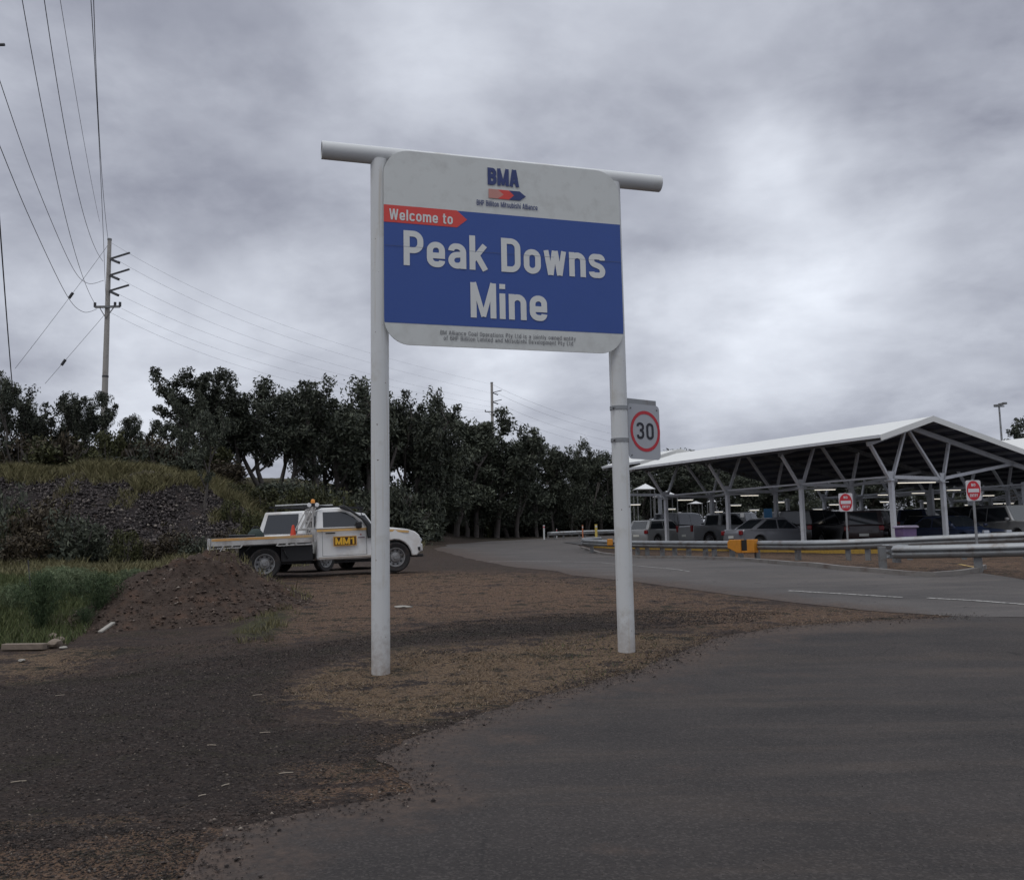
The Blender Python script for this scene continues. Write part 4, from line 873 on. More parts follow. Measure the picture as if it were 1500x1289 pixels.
wire('lower stay wire running from under the cross arm down to the left', [(156, 458, 60), (93, 531, 57), (66, 562, 55)], .012)
for lab, p in (('small insulator on the upper stay wire left of the near pole', (104, 433, 56.9)), ('small insulator on the lower stay wire above the trees', (93, 531, 56.9))):
    c = P(*p); tag(MB().tube([(-.12, 0, -.18), (.12, 0, .18)], .09, 8).build('stay_insulator', WIRE, None, 40, loc=c), lab, 'insulator')
for lab, a, m_, b_ in (('topmost wire strung from the near pole top to the far pole', (163, 356, 60), (420, 478, 98), (720, 563, 145)), ('second wire from the top between the two poles', (173, 382, 60), (430, 497, 99), (724, 577, 145)),
                       ('third wire from the top between the two poles', (171, 406, 60), (430, 516, 99), (724, 590, 145)), ('wire between the two poles leaving the lowest insulator', (171, 430, 60), (430, 530, 99), (718, 596, 145)),
                       ('lowest wire between the two poles, from cross arm to cross arm', (178, 452, 60), (430, 545, 99), (728, 604, 145)), ('wire from the left part of the cross arm to the far pole', (150, 452, 60), (420, 556, 98), (712, 604, 145))):
    wire(lab, [a, m_, b_], .007)
for lab, a, b_ in (('uppermost wire running right from the far pole', (721, 563, 145), (925, 632, 260)), ('second wire running right from the far pole', (726, 575, 145), (930, 643, 260)), ('third wire running right from the far pole', (726, 589, 145), (930, 654, 260)), ('lowest wire running right from the far pole', (729, 604, 145), (930, 664, 260))):
    wire(lab, [a, ((a[0]+b_[0])/2-8, (a[1]+b_[1])/2+5, 195), b_], .014)
c = P(3, 66, 28); tag(MB().tube([(-.08, 0, 0), (.08, 0, 0)], .05, 8).build('insulator', WIRE, None, 40, loc=c), 'tiny insulator on the line at the upper left edge', 'insulator')
# ------------------------------------------------------------------ vehicles
def wheel(parent, x, y, r, side, w=.22, rim=.62):
    t = MB().lathe([(r*.66, -w*.40), (r*.90, -w*.5), (r*.985, -w*.40), (r, -w*.2), (r, w*.2), (r*.985, w*.40), (r*.90, w*.5), (r*.66, w*.40)], (0, 0, 0), 'Y', 32).build('wheel', RUBBER, parent, 40, loc=(x, y, r))
    s_ = side; f = w*.42*s_
    m = MB().lathe([(r*rim*1.06, f*.7), (r*rim*1.06, f*1.05), (r*rim*.97, f*1.02), (r*rim*.9, f*.4), (r*rim*.62, f*.35), (r*rim*.5, f*.85), (r*rim*.26, f*.95), (r*rim*.22, f*1.25), (.001, f*1.25)], (0, 0, 0), 'Y', 28)
    for k in range(10):
        a = 2*math.pi*k/10; m.cm = 1; m.box((r*rim*.76*math.cos(a), f*.42, r*rim*.76*math.sin(a)), (.035, .01, .05), M=Matrix.Rotation(-a, 3, 'Y'))
    m.build('rim', [STEEL, BLACK], t, 40)
    return t
def arch_outline(pts, arches, zb):
    """side outline (x,z); pts run front-bottom ... over the top ... rear-bottom; arches cut along the bottom from rear to front"""
    out = list(pts)
    for (cx, r) in sorted(arches):
        zc = arches_z; a0 = math.asin(max(-1, min(1, (zb-zc)/r)))
        for i in range(11):
            a = math.pi-a0 - (math.pi-2*a0)*i/10; out.append((cx+r*math.cos(a), zc+r*math.sin(a)))
    return out
arches_z = .37
def shell(name, outline, W, m, parent, crown=.0, zc=.75, bevel=.05, ends=None, tumble=0.0, zt=9):
    """car body from a side outline: five layers across, slightly fuller at mid width"""
    mb = MB(); n = len(outline); cx = sum(p[0] for p in outline)/n; x0 = min(p[0] for p in outline); x1 = max(p[0] for p in outline)
    ys = [-1, -.6, 0, .6, 1]; vs = []
    for yk in ys:
        k = abs(yk)**3
        for (x, z) in outline:
            e = 1-.10*k*max(0, (abs(x-(x0+x1)/2)/((x1-x0)/2))-.72)/.28
            xx = (x0+x1)/2+(x-(x0+x1)/2)*(1-.035*k)
            yy = yk*W/2*(1 - (.035*((z-zc)/.5)**2)) * (1 if z < zt else 1-tumble*(z-zt))
            if abs(x-(x0+x1)/2)/((x1-x0)/2) > .8: yy *= e
            vs.append((xx if z < 9 else x, yy, z-crown*k*(1 if z > zc else 0)))
    fs = []
    for j in range(4):
        for i in range(n): fs.append((j*n+i, j*n+(i+1) % n, (j+1)*n+(i+1) % n, (j+1)*n+i))
    fs += [tuple(range(n)), tuple(4*n+i for i in reversed(range(n)))]
    mb.add(vs, fs); return mb.build(name, m, parent, 32, bevel=bevel)
def cabin(name, poly, yb, yt, zb, zt, m, parent, bevel=.04):
    yy = lambda z: yb+(yt-yb)*(z-zb)/(zt-zb)
    return MB().prism(poly, lambda p: (p[0], -yy(p[1]), p[1]), lambda p: (p[0], yy(p[1]), p[1])).build(name, m, parent, 32, bevel=bevel)
def side_glass(poly, yb, yt, zb, zt, parent, off=.008, name='side_window', sides=(-1, 1), m=None):
    yy = lambda z: yb+(yt-yb)*(z-zb)/(zt-zb)+off
    for s_ in sides: MB().prism(poly, lambda p: (p[0], s_*yy(p[1]), p[1]), lambda p: (p[0], s_*(yy(p[1])-.03), p[1])).build(name, m or GLASS, parent)
def cross_glass(x0, z0, x1, z1, w0, w1, parent, name, out=1, off=.012):
    d = Vector((x1-x0, 0, z1-z0)).normalized(); n = Vector((d.z, 0, -d.x))*(off if (d.z*out) > 0 else -off)
    MB().add([Vector((x0, -w0, z0))+n, Vector((x0, w0, z0))+n, Vector((x1, w1, z1))+n, Vector((x1, -w1, z1))+n], [(0, 1, 2, 3)]).build(name, GLASS, parent)
def paint(name, c, **k): return mat(name, c, .3, coat=.6, noise=.04, dirt=(c[0]*.6+.05, c[1]*.6+.045, c[2]*.6+.04), dscale=2.5, dlo=.55, dhi=.85, **k)
def make_car(kind, name, label, px, py, Y, yaw, paintm, L=4.6, W=1.78, H=1.45, group=None, cat='car', z=None, lit=False):
    """origin at the middle of the car on the ground; +X is forwards"""
    if z is None: p = P(px, py, Y); g = tz(p.x, p.y)+.03
    else: p = P(px, py, Y); g = z
    r = empty(name, (p.x, p.y, g), yaw); tag(r, label, cat, group)
    wr = .32 if kind in ('sedan', 'hatch') else .38; global arches_z; arches_z = wr
    f, b_ = L/2, -L/2; fa, ra = L*.305, -L*.295; bz = H*.62 if kind != 'suv' else H*.60; hz = H*.60; zb = .22 if wr < .35 else .34
    if kind == 'sedan': top = [(f-.02, zb), (f, .48), (f-.06, .64), (f-.35, hz*.92), (f*.42, hz+.03), (-.05*L, bz+.02), (b_+.75, bz+.05), (b_+.12, bz+.05), (b_, bz-.12), (b_+.02, .45), (b_+.06, zb)]
    elif kind == 'hatch': top = [(f-.02, zb), (f, .50), (f-.06, .68), (f-.30, hz*.95), (f*.45, hz+.05), (0, bz+.03), (b_+.1, bz+.05), (b_, bz-.2), (b_, .45), (b_+.05, zb)]
    else: top = [(f-.02, zb), (f, .55), (f-.02, hz-.12), (f-.15, hz), (f*.45, hz+.06), (0, bz+.03), (b_+.03, bz+.03), (b_, bz-.2), (b_, .55), (b_+.04, zb)]
    shell('body', arch_outline(top, [(fa, wr*1.17), (ra, wr*1.17)], zb), W, paintm, r, zc=.7)
    if kind == 'sedan': c = [(f*.42, hz), (f*.10, H-.03), (-.05*L, H), (-.18*L, H-.04), (b_+.62, bz)]
    elif kind == 'hatch': c = [(f*.46, hz), (f*.14, H-.04), (-.05*L, H), (b_+.45, H-.05), (b_+.10, bz)]
    elif kind == 'ute': c = [(f*.40, hz), (f*.12, H-.04), (-.02*L, H), (-.13*L, H-.02), (-.16*L, bz)]
    else: c = [(f*.46, hz), (f*.20, H-.04), (-.05*L, H), (b_+.22, H-.03), (b_+.05, bz)]
    yb, yt = W/2-.05, W/2-.20
    cabin('roof', c, yb, yt, hz, H, paintm, r)
    zz0, zz1 = bz+.05, H-.11
    def xat(a, b2, z): return a[0]+(b2[0]-a[0])*(z-a[1])/(b2[1]-a[1])
    xf0, xf1 = xat(c[0], c[1], zz0)-.12, xat(c[0], c[1], zz1)-.12; xr0, xr1 = xat(c[-1], c[-2], zz0)+.14, xat(c[-1], c[-2], zz1)+.14
    mid = (xf1+xr1)/2
    side_glass([(xf0, zz0), (xf1, zz1), (mid+.04, zz1), (mid+.04, zz0)], yb, yt, hz, H, r)
    side_glass([(mid-.04, zz0), (mid-.04, zz1), (xr1, zz1), (xr0, zz0)], yb, yt, hz, H, r)
    cross_glass(xat(c[0], c[1], zz0), zz0, xat(c[0], c[1], zz1+.04), zz1+.04, yb-.12, yt-.06, r, 'windscreen', 1, .014)
    cross_glass(xat(c[-1], c[-2], zz0), zz0, xat(c[-1], c[-2], zz1), zz1, yb-.24, yt-.16, r, 'rear_window', -1, .014)
    for x in (fa, ra):
        for s_ in (-1, 1):
            wheel(r, x, s_*(W/2-.13), wr, s_, .2)
    MB().box((0, 0, wr+.02), (L*.86, W*.80, .30)).build('underbody', BLACK, r)
    for s_ in (-1, 1):
        MB().box((f-.06, s_*(W/2-.28), hz-.17), (.12, .30, .15)).build('headlight', CHROME, r, bevel=.03)
        MB().box((b_+.06, s_*(W/2-.18), bz-.12), (.12, .22 if kind != 'ute' else .14, .20 if kind != 'ute' else .34)).build('tail_lamp', TAILRED, r, bevel=.03)
        MB().box((f*.42-.1, s_*(W/2+.06), bz+.12), (.12, .16, .12)).build('mirror', paintm, r, bevel=.03)
    MB().box((f-.0, 0, hz-.20), (.05, W*.42, .10)).build('grille', BLACK, r)
    MB().box((f-.01, 0, .42), (.06, W*.36, .11)).build('number_plate', mat('pale_plate', (.55, .55, .5), .5), r)
    MB().box((b_+.01, 0, .62), (.05, .40, .12)).build('number_plate', mat('pale_plate', (.55, .55, .5), .5), r)
    return r
SILVER = paint('silver_car_paint', (.17, .175, .19)); DGREY = paint('charcoal_car_paint', (.045, .047, .052)); LGREY = paint('light_grey_car_paint', (.24, .245, .245)); NAVY = paint('navy_car_paint', (.012, .022, .055)); BLK = paint('black_car_paint', (.012, .012, .014)); MAR = paint('maroon_car_paint', (.022, .010, .011)); CW2 = paint('off_white_car_paint', (.22, .22, .22))
make_car('sedan', 'parked_car', 'silver sedan parked under the shelter behind the amber guardrail sleeve', 1133, 800, 43.6, R(20), SILVER, 4.6, 1.8, 1.50)
make_car('hatch', 'parked_car', 'small silver hatchback with red tail lamps, leftmost car under the shelter', 968, 796, 52, R(40), LGREY, 4.0, 1.7, 1.5)
make_car('suv', 'parked_car', 'dark four wheel drive with a roof rack beside the leftmost hatchback', 1003, 796, 54, R(52), DGREY, 4.7, 1.85, 1.85)
make_car('ute', 'parked_ute', 'light grey pickup with a red tail lamp between the second and third columns', 1062, 798, 50, R(20), LGREY, 5.0, 1.82, 1.78, cat='pickup')
make_car('suv', 'parked_car', 'black four wheel drive just right of the silver sedan', 1196, 800, 45, R(48), BLK, 4.7, 1.85, 1.82)
make_car('ute', 'parked_ute', 'dark pickup behind the left no entry sign', 1222, 800, 50, R(70), DGREY, 5.0, 1.82, 1.78, cat='pickup')
make_car('suv', 'parked_car', 'dark maroon wagon right of the column behind the left no entry sign', 1277, 800, 43, R(62), MAR, 4.7, 1.82, 1.72)
make_car('sedan', 'parked_car', 'black sedan parked behind the purple bin', 1356, 800, 44, R(-125), BLK, 4.6, 1.8, 1.46)
make_car('sedan', 'parked_car', 'dark blue sedan facing out, with bright headlights, left of the right no entry sign', 1396, 800, 39.5, R(-68), NAVY, 4.6, 1.8, 1.44)
make_car('suv', 'parked_car', 'black four wheel drive facing out just right of the right no entry sign', 1450, 800, 43, R(-75), BLK, 4.7, 1.9, 1.9)
make_car('suv', 'parked_car', 'white bonneted four wheel drive with round headlights at the right edge', 1492, 800, 40, R(-85), CW2, 4.7, 1.88, 1.85)
BG = 'dim cars parked far back under the shelters'
k0 = None
for i, (px, Y, yaw, m, kd) in enumerate(((1090, 62, 60, BLK, 'suv'), (1150, 60, 60, DGREY, 'suv'), (1180, 66, 60, LGREY, 'ute'), (1260, 58, 60, BLK, 'ute'), (1310, 62, 60, DGREY, 'suv'), (1345, 56, 60, NAVY, 'suv'), (1385, 60, 240, BLK, 'suv'), (1420, 55, 240, DGREY, 'suv'), (1470, 58, 240, SILVER, 'sedan'), (1235, 70, 60, SILVER, 'suv'), (1290, 75, 60, BLK, 'suv'), (1360, 78, 60, DGREY, 'suv'))):
    make_car(kd, 'parked_car', 'dim car parked far back in the shade under the shelters', px, 800, Y, R(yaw), m, 4.7, 1.83, 1.8 if kd != 'sedan' else 1.45, group=BG)
# purple bin
def bin_():
    p = P(1328, 800, 35.2); g = tz(p.x, p.y); r = empty('rubbish_bin', (p.x, p.y, g), .2); tag(r, 'purple rubbish bin with a pale lid beside the brightest shelter column', 'bin'); zt = P(1328, 770.5, 35.2).z-g
    m = mat('purple_plastic', (.13, .08, .19), .5, noise=.1, dirt=(.17, .12, .2), dscale=5)
    MB().prism([(-.24, 0), (.24, 0), (.29, zt-.06), (-.29, zt-.06)], lambda q: (q[0], -.28, q[1]), lambda q: (q[0], .28, q[1])).build('bin_body', m, r, bevel=.03)
    MB().prism([(-.33, zt-.07), (.33, zt-.07), (.36, zt-.03), (.28, zt+.02), (-.26, zt+.02), (-.33, zt-.02)], lambda q: (q[0], -.34, q[1]), lambda q: (q[0], .34, q[1])).build('lid', mat('pale_lilac_lid', (.36, .32, .42), .5), r, bevel=.015)
bin_()
# ------------------------------------------------------------------ the white tray truck
def make_truck():
    hd = R(18); n = Vector((-math.sin(hd), math.cos(hd), 0)); rc = Vector((-6.116, 22.8, 0)) + n*.80
    zr, zf = .85, .945; pitch = math.atan((zf-zr)/3.25)
    r = empty('tray_truck', (rc.x, rc.y, zr), rot=(0, -pitch, hd)); tag(r, 'white single cab tray truck marked MM1, parked behind the left sign post', 'truck')
    global arches_z; arches_z = .375; WB = 3.24; W = 1.80; ys = -W/2
    # cab + bonnet shell below the belt line
    lo = [(3.84, .40), (3.95, .50), (3.98, .62), (3.97, .80), (3.92, .93), (3.80, 1.02), (3.60, 1.085), (3.25, 1.135), (2.86, 1.18), (2.60, 1.20), (1.24, 1.19), (1.22, .44), (1.27, .40)]
    shell('body', arch_outline(lo, [(WB, .455)], .40), W, CARWHITE, r, zc=.75, bevel=.035)
    cab = [(2.66, 1.17), (2.40, 1.42), (2.14, 1.62), (1.98, 1.685), (1.80, 1.71), (1.42, 1.705), (1.32, 1.66), (1.24, 1.17)]
    yb, yt = W/2-.035, W/2-.20
    cabin('cab', cab, yb, yt, 1.17, 1.71, CARWHITE, r, .03)
    side_glass([(1.43, 1.215), (2.40, 1.215), (2.36, 1.30), (2.20, 1.455), (2.02, 1.565), (1.88, 1.60), (1.44, 1.60)], yb, yt, 1.17, 1.71, r, .006)
    MB().box((2.30, ys-.10, 1.24), (.14, .20, .17)).build('mirror', BLACK, r, bevel=.03)
    cross_glass(2.60, 1.22, 2.05, 1.655, yb-.08, yt-.05, r, 'windscreen', 1, .03)
    MB().box((1.235, 0, 1.43), (.02, 1.25, .36)).build('rear_window', GLASS, r)
    # door: seams as thin dark gaps, handle, stripe
    seam = mat('door_gap', (.05, .05, .05), .8)
    def sx(z): return -(W/2*(1-.035*((z-.75)/.5)**2))-.004
    for x in (1.40, 2.50):
        MB().bar((x, sx(.5), .5), (x, sx(.8), .8), .006, .008).bar((x, sx(.8), .8), (x, sx(1.17), 1.17), .006, .008).build('door_seam', seam, r)
    MB().bar((1.40, sx(.5), .5), (2.50, sx(.5), .5), .006, .008).build('door_seam', seam, r)
    MB().bar((1.30, sx(.46)-.01, .455), (2.72, sx(.46)-.01, .455), .03, .03).build('sill', mat('dusty_sill', (.38, .33, .28), .7), r)
    MB().box((1.60, sx(1.06)-.015, 1.065), (.24, .04, .035)).build('door_handle', BLACK, r, bevel=.01)
    MB().bar((1.27, sx(1.13)-.002, 1.135), (2.58, sx(1.13)-.002, 1.135), .006, .055).build('reflective_stripe', YSTRIPE, r)
    MB().bar((2.85, sx(1.08)-.006, 1.095), (3.60, sx(1.0)+.03, 1.02), .006, .05).build('reflective_stripe', YSTRIPE, r)
    # MM1 plate
    z0, z1 = .735, .975; xa, xb = 1.67, 2.25; MF = lambda x, y, z: (x, y, z)
    MB().box(((xa+xb)/2, sx(.85)-.002, (z0+z1)/2), (xb-xa, .006, z1-z0)).build('call_sign_plate', mat('amber_plate_edge', (.55, .27, .02), .5), r)
    MB().box(((xa+xb)/2, sx(.85)-.006, (z0+z1)/2), (xb-xa-.045, .004, z1-z0-.045)).build('call_sign_plate', mat('dark_plate', (.035, .012, .01), .5), r)
    fit_text('MM1', xa+.045, xb-.06, z0+.035, z1-.035, mat('amber_letters', (.80, .45, .03), .5), 'lettering', r, sx(.85)-.009, .19, .05)
    MB().box((2.37, sx(.93)-.002, .925), (.17, .004, .022)).build('badge', mat('dark_badge', (.12, .04, .07), .5), r); MB().box((2.36, sx(.98)-.002, 1.0), (.035, .004, .035)).build('badge', mat('red_badge', (.4, .1, .1), .5), r)
    # snorkel
    sn = MB().prism([(1.84, 1.74), (1.98, 1.76), (2.50, 1.36), (2.72, 1.16), (2.72, .98), (2.66, .90), (2.52, .90), (2.50, 1.20), (2.40, 1.36), (2.12, 1.58), (1.86, 1.68)], lambda p: (p[0], -W/2+.02-(.015 if p[1] < 1.3 else -.12*(p[1]-1.3)/.4), p[1]), lambda p: (p[0], -W/2-.075+(.10*(p[1]-1.2)/.5 if p[1] > 1.2 else 0), p[1]))
    sn.build('snorkel', BLACK, r, 30, bevel=.02)
    MB().tube([(2.0, -.55, 1.68), (2.0, -.56, 1.93)], .012, 6).tube([(2.0, -.56, 1.93), (2.0, -.56, 1.99)], .035, 8).build('aerial', BLACK, r)
    MB().tube([(2.55, -.75, 1.2), (2.30, -.72, 1.80)], .010, 6).build('aerial', BLACK, r)
    # front end
    for s_ in (-1, 1):
        MB().prism([(3.62, 1.00), (3.88, .90), (3.965, .80), (3.95, .74), (3.72, .79), (3.56, .94)], lambda p: (p[0], s_*(W/2-.30), p[1]), lambda p: (p[0], s_*(W/2-.055-max(0, p[0]-3.7)*.3), p[1])).build('headlight', CHROME, r, 30, bevel=.015)
        MB().prism([(3.88+.0, .52), (3.93, .52), (3.93, .62), (3.86, .62)], lambda p: (p[0]-.02, s_*(W/2-.28), p[1]), lambda p: (p[0]-.04, s_*(W/2-.045), p[1])).build('fog_light', BLACK, r, bevel=.01)
    MB().box((3.92, 0, .82), (.08, 1.05, .17)).build('grille', BLACK, r, bevel=.02)
    MB().box((3.95, 0, .60), (.10, 1.3, .20)).build('bumper', CARWHITE, r, bevel=.03)
    MB().box((3.86, 0, .40), (.25, 1.55, .07)).build('bumper_guard', BLACK, r, bevel=.02)
    # arches and liners (front)
    for s_ in (-1, 1):
        MB().box((WB, s_*.60, .62), (.95, .30, .50)).build('wheel_well', BLACK, r)
    for x, tr in ((0, 1), (WB, 1)):
        for s_ in (-1, 1): wheel(r, x, s_*(W/2-.14), .385, s_, .24, .60)
    # chassis, tank box, mudguard
    MB().box((1.3, 0, .50), (5.0, .9, .14)).build('chassis', BLACK, r)
    MB().box((-.02, -.50, .66), (1.15, .10, .36)).build('inner_guard', BLACK, r)
    MB().box((.78, -.62, .60), (.78, .42, .42)).build('side_box', BLACK, r, bevel=.03)
    mg = MB(); pr = [(-.52, .34), (-.54, .48), (-.47, .68), (-.30, .84), (.30, .84), (.47, .68), (.54, .48)]
    for a, b_ in zip(pr[:-1], pr[1:]): mg.bar((a[0], -.74, a[1]), (b_[0], -.74, b_[1]), .34, .02, (0, 1, 0)) if False else mg.add([(a[0], -.92, a[1]), (b_[0], -.92, b_[1]), (b_[0], -.55, b_[1]), (a[0], -.55, a[1])], [(0, 1, 2, 3)])
    mg.add([(pr[0][0], -.92, pr[0][1])] + [(a, -.90, c) for a, c in pr[1:]] + [(.30, -.90, .80), (-.30, -.90, .80)], []) 
    o = mg.build('mudguard', BLACK, r, 30); so = o.modifiers.new('t', 'SOLIDIFY'); so.thickness = .012
    MB().box((-.9, 0, .52), (.5, 1.2, .12)).build('rear_bar', BLACK, r)
    # tray
    TX0, TX1, TW = -1.30, 1.16, .93
    MB().box(((TX0+TX1)/2, 0, .86), (TX1-TX0, TW*2-.06, .05)).build('tray_floor', GALVP, r)
    TRAYW = mat('scuffed_tray_white', (.50, .49, .47), .6, noise=.1, nscale=6, dirt=(.26, .24, .22), dscale=3, dlo=.45, dhi=.7)
    RUSTY = mat('faded_amber_stripe', (.62, .33, .10), .6, noise=.15, nscale=5, dirt=(.50, .40, .24), dscale=2.5, dlo=.45, dhi=.65)
    for s_ in (-1, 1):
        sd_ = MB().box(((TX0+TX1)/2+.03, s_*TW, .955), (TX1-TX0-.06, .035, .19)).build('drop_side', TRAYW, r, bevel=.008)
        MB().box(((TX0+TX1)/2+.03, s_*(TW+.020), 1.015), (TX1-TX0-.08, .006, .062)).build('reflective_stripe', RUSTY, sd_)
        rl = MB(); rl.bar((TX0+.04, s_*(TW+.01), .81), (-.55, s_*(TW+.01), .81), .022, .022); rl.bar((.30, s_*(TW+.01), .81), (TX1, s_*(TW+.01), .81), .022, .022)
        for x in (-.98, -.77, -.55, .30, .52, .74, TX1-.02): rl.bar((x-.02, s_*(TW+.01), .81), (x+.03, s_*(TW+.01), .87), .022, .03)
        rl.bar((-1.0, s_*(TW+.01), .80), (-1.06, s_*(TW+.01), .70), .022, .022).bar((-1.06, s_*(TW+.01), .70), (TX0, s_*(TW+.01), .69), .022, .022)
        rl.build('rope_rail', TRAYW, r)
        MB().prism([(TX0-.06, .70), (TX0+.04, .70), (TX0+.05, 1.055), (TX0-.02, 1.055), (TX0-.03, .85)], lambda p: (p[0], s_*TW, p[1]), lambda p: (p[0], s_*(TW-.10), p[1])).build('corner_post', TRAYW, r, bevel=.01)
    MB().box((TX0-.01, 0, .94), (.035, TW*2-.1, .21)).build('tailgate', TRAYW, r, bevel=.008)
    for s_ in (-1, 1): MB().box((TX0-.03, s_*.62, .75), (.05, .36, .10)).build('tail_lamp', TAILRED, r, bevel=.01)
    # headboard frame
    hb = MB(); hx = TX1+.02
    for y in (-.86, .86): hb.bar((hx, y, .86), (hx, y, 1.74), .045, .045)
    for y in (-.3, .3): hb.bar((hx, y, .86), (hx, y, 1.72), .03, .03)
    for z in (1.10, 1.40, 1.72): hb.bar((hx, -.86, z), (hx, .86, z), .035, .035)
    for y in (-.86, .86):
        hb.bar((.88, y, 1.19), (hx, y, 1.72), .032, .032); hb.bar((1.0, y, 1.19), (hx+.08, y, 1.72), .032, .032); hb.bar((.84, y, 1.20), (hx, y, 1.20), .03, .03)
    hb.build('headboard', TRAYW, r, bevel=.006)
    MB().box((hx+.02, -.55, 1.80), (.14, .5, .07)).build('light_bar', BLACK, r, bevel=.015)
    MB().lathe([(.001, 0), (.055, 0), (.05, .08), (.03, .11), (.001, .115)], (hx+.04, -.60, 1.83), 'Z', 16).build('beacon', mat('amber_beacon', (.75, .28, .03), .25), r, 40)
    for x in (-.07, .12): MB().lathe([(.001, -.03), (.05, -.03), (.055, .03), (.001, .035)], (hx+x, -.78, 1.79), 'Y', 16).build('work_lamp', mat('lamp_white', (.8, .8, .8), .3), r, 40)
    r2 = r.copy; return r
TR = make_truck()
bpy.context.view_layer.update()
def on_truck(x, y, z): return TR.matrix_world @ Vector((x, y, z))
def cone():
    p = on_truck(.70, -.70, .885); r = empty('traffic_cone', p, .3); tag(r, 'small orange traffic cone standing in the tray of the truck', 'traffic cone')
    MB().box((0, 0, .015), (.24, .24, .03)).build('base', ORANGE_, r, bevel=.01); MB().lathe([(.10, .03), (.055, .28), (.028, .42), (.001, .425)], (0, 0, 0), 'Z', 20).build('cone_body', ORANGE_, r, 40)
ORANGE_ = mat('orange_red_cone', (.62, .055, .02), .5, noise=.1)
cone()
def bundle():
    p = on_truck(-.15, .45, .885); r = empty('gear_bag', p, .4); tag(r, 'dark green gear bag lying in the tray of the truck', 'bag')
    mb = MB(); V = []
    MB().lathe([(.001, 0), (.2, .0), (.24, .10), (.20, .27), (.10, .38), (.001, .40)], (0, 0, 0), 'Z', 14).build('bag_body', mat('dark_green_canvas', (.03, .045, .04), .9, bump=.3, bscale=12), r, 60)
    MB().tube([(-.12, 0, .36), (-.05, 0, .44), (.05, 0, .44), (.12, 0, .36)], .015, 6).build('handle', BLACK, r)
    p = on_truck(-.50, .35, .885); r = empty('tool_box', p, hd_t); tag(r, 'low black tool box in the tray left of the green bag', 'tool box')
    MB().box((0, 0, .11), (.62, .32, .22)).build('box_body', BLACK, r, bevel=.02); MB().box((0, 0, .235), (.64, .34, .03)).build('lid', DGREY, r, bevel=.01)
hd_t = R(18)
bundle()
# the white wagon behind the truck
def wagon():
    p = P(452, 800, 27.6); g = tz(p.x, p.y)-.02
    r = make_car('suv', 'parked_car', 'white four wheel drive wagon with a black roof rack, half hidden behind the tray truck', 0, 0, 1, R(60), CARWHITE, 4.9, 1.90, 1.78, z=g); r.location = (p.x+.62, p.y+.95, g)
    rk = MB()
    for y in (-.68, .68): rk.bar((-2.1, y, 1.90), (.5, y, 1.90), .05, .06)
    for i in range(8): rk.bar((-2.0+i*.34, -.68, 1.90), (-2.0+i*.34, .68, 1.90), .04, .03)
    for x in (-1.9, -.8, .4):
        for y in (-.66, .66): rk.bar((x, y, 1.74), (x, y, 1.90), .05, .05)
    rk.build('roof_rack', BLACK, r); 
    for x in (-1.9, -.9): MB().bar((x, -.66, 1.96), (x, .66, 1.96), .03, .03).build('rack_bar', WHITE, r)
    
wagon()
# ------------------------------------------------------------------ vegetation
LEAF_D = leaf_mat('dark_gum_leaves', (.028, .033, .026), (.060, .068, .048), (.112, .122, .086))
LEAF_G = leaf_mat('grey_green_leaves', (.035, .042, .031), (.068, .077, .055), (.115, .125, .092))
LEAF_Y = leaf_mat('olive_leaves', (.026, .028, .012), (.055, .058, .024), (.105, .105, .045))
LEAF_B = leaf_mat('brown_scrub_leaves', (.026, .020, .014), (.055, .043, .028), (.10, .08, .05))
def quads(C, U, Vv):
    """C centres, U and Vv half axes -> diamond leaf faces"""
    n = len(C); A = np.stack([C-U, C-Vv*.9, C+U, C+Vv*.9], 1).reshape(-1, 3); F = np.arange(4*n).reshape(n, 4); return A, F
def leaves_cloud(cents, rads, per, size, g, flat=.75):
    C = []; 
    for c, r, k in zip(cents, rads, per):
        d = g.normal(size=(k, 3)); d /= np.linalg.norm(d, axis=1)[:, None]; rr = r*g.random(k)**(1/2.2)
        C.append(np.array(c) + d*rr[:, None]*np.array([1, 1, flat]))
    C = np.concatenate(C); n = len(C); u = g.normal(size=(n, 3)); u[:, 2] -= .5; u /= np.linalg.norm(u, axis=1)[:, None]
    w = np.cross(u, g.normal(size=(n, 3))); w /= np.linalg.norm(w, axis=1)[:, None]; s = size*(.6+.8*g.random(n))
    return quads(C, u*s[:, None], w*(s*.42)[:, None])
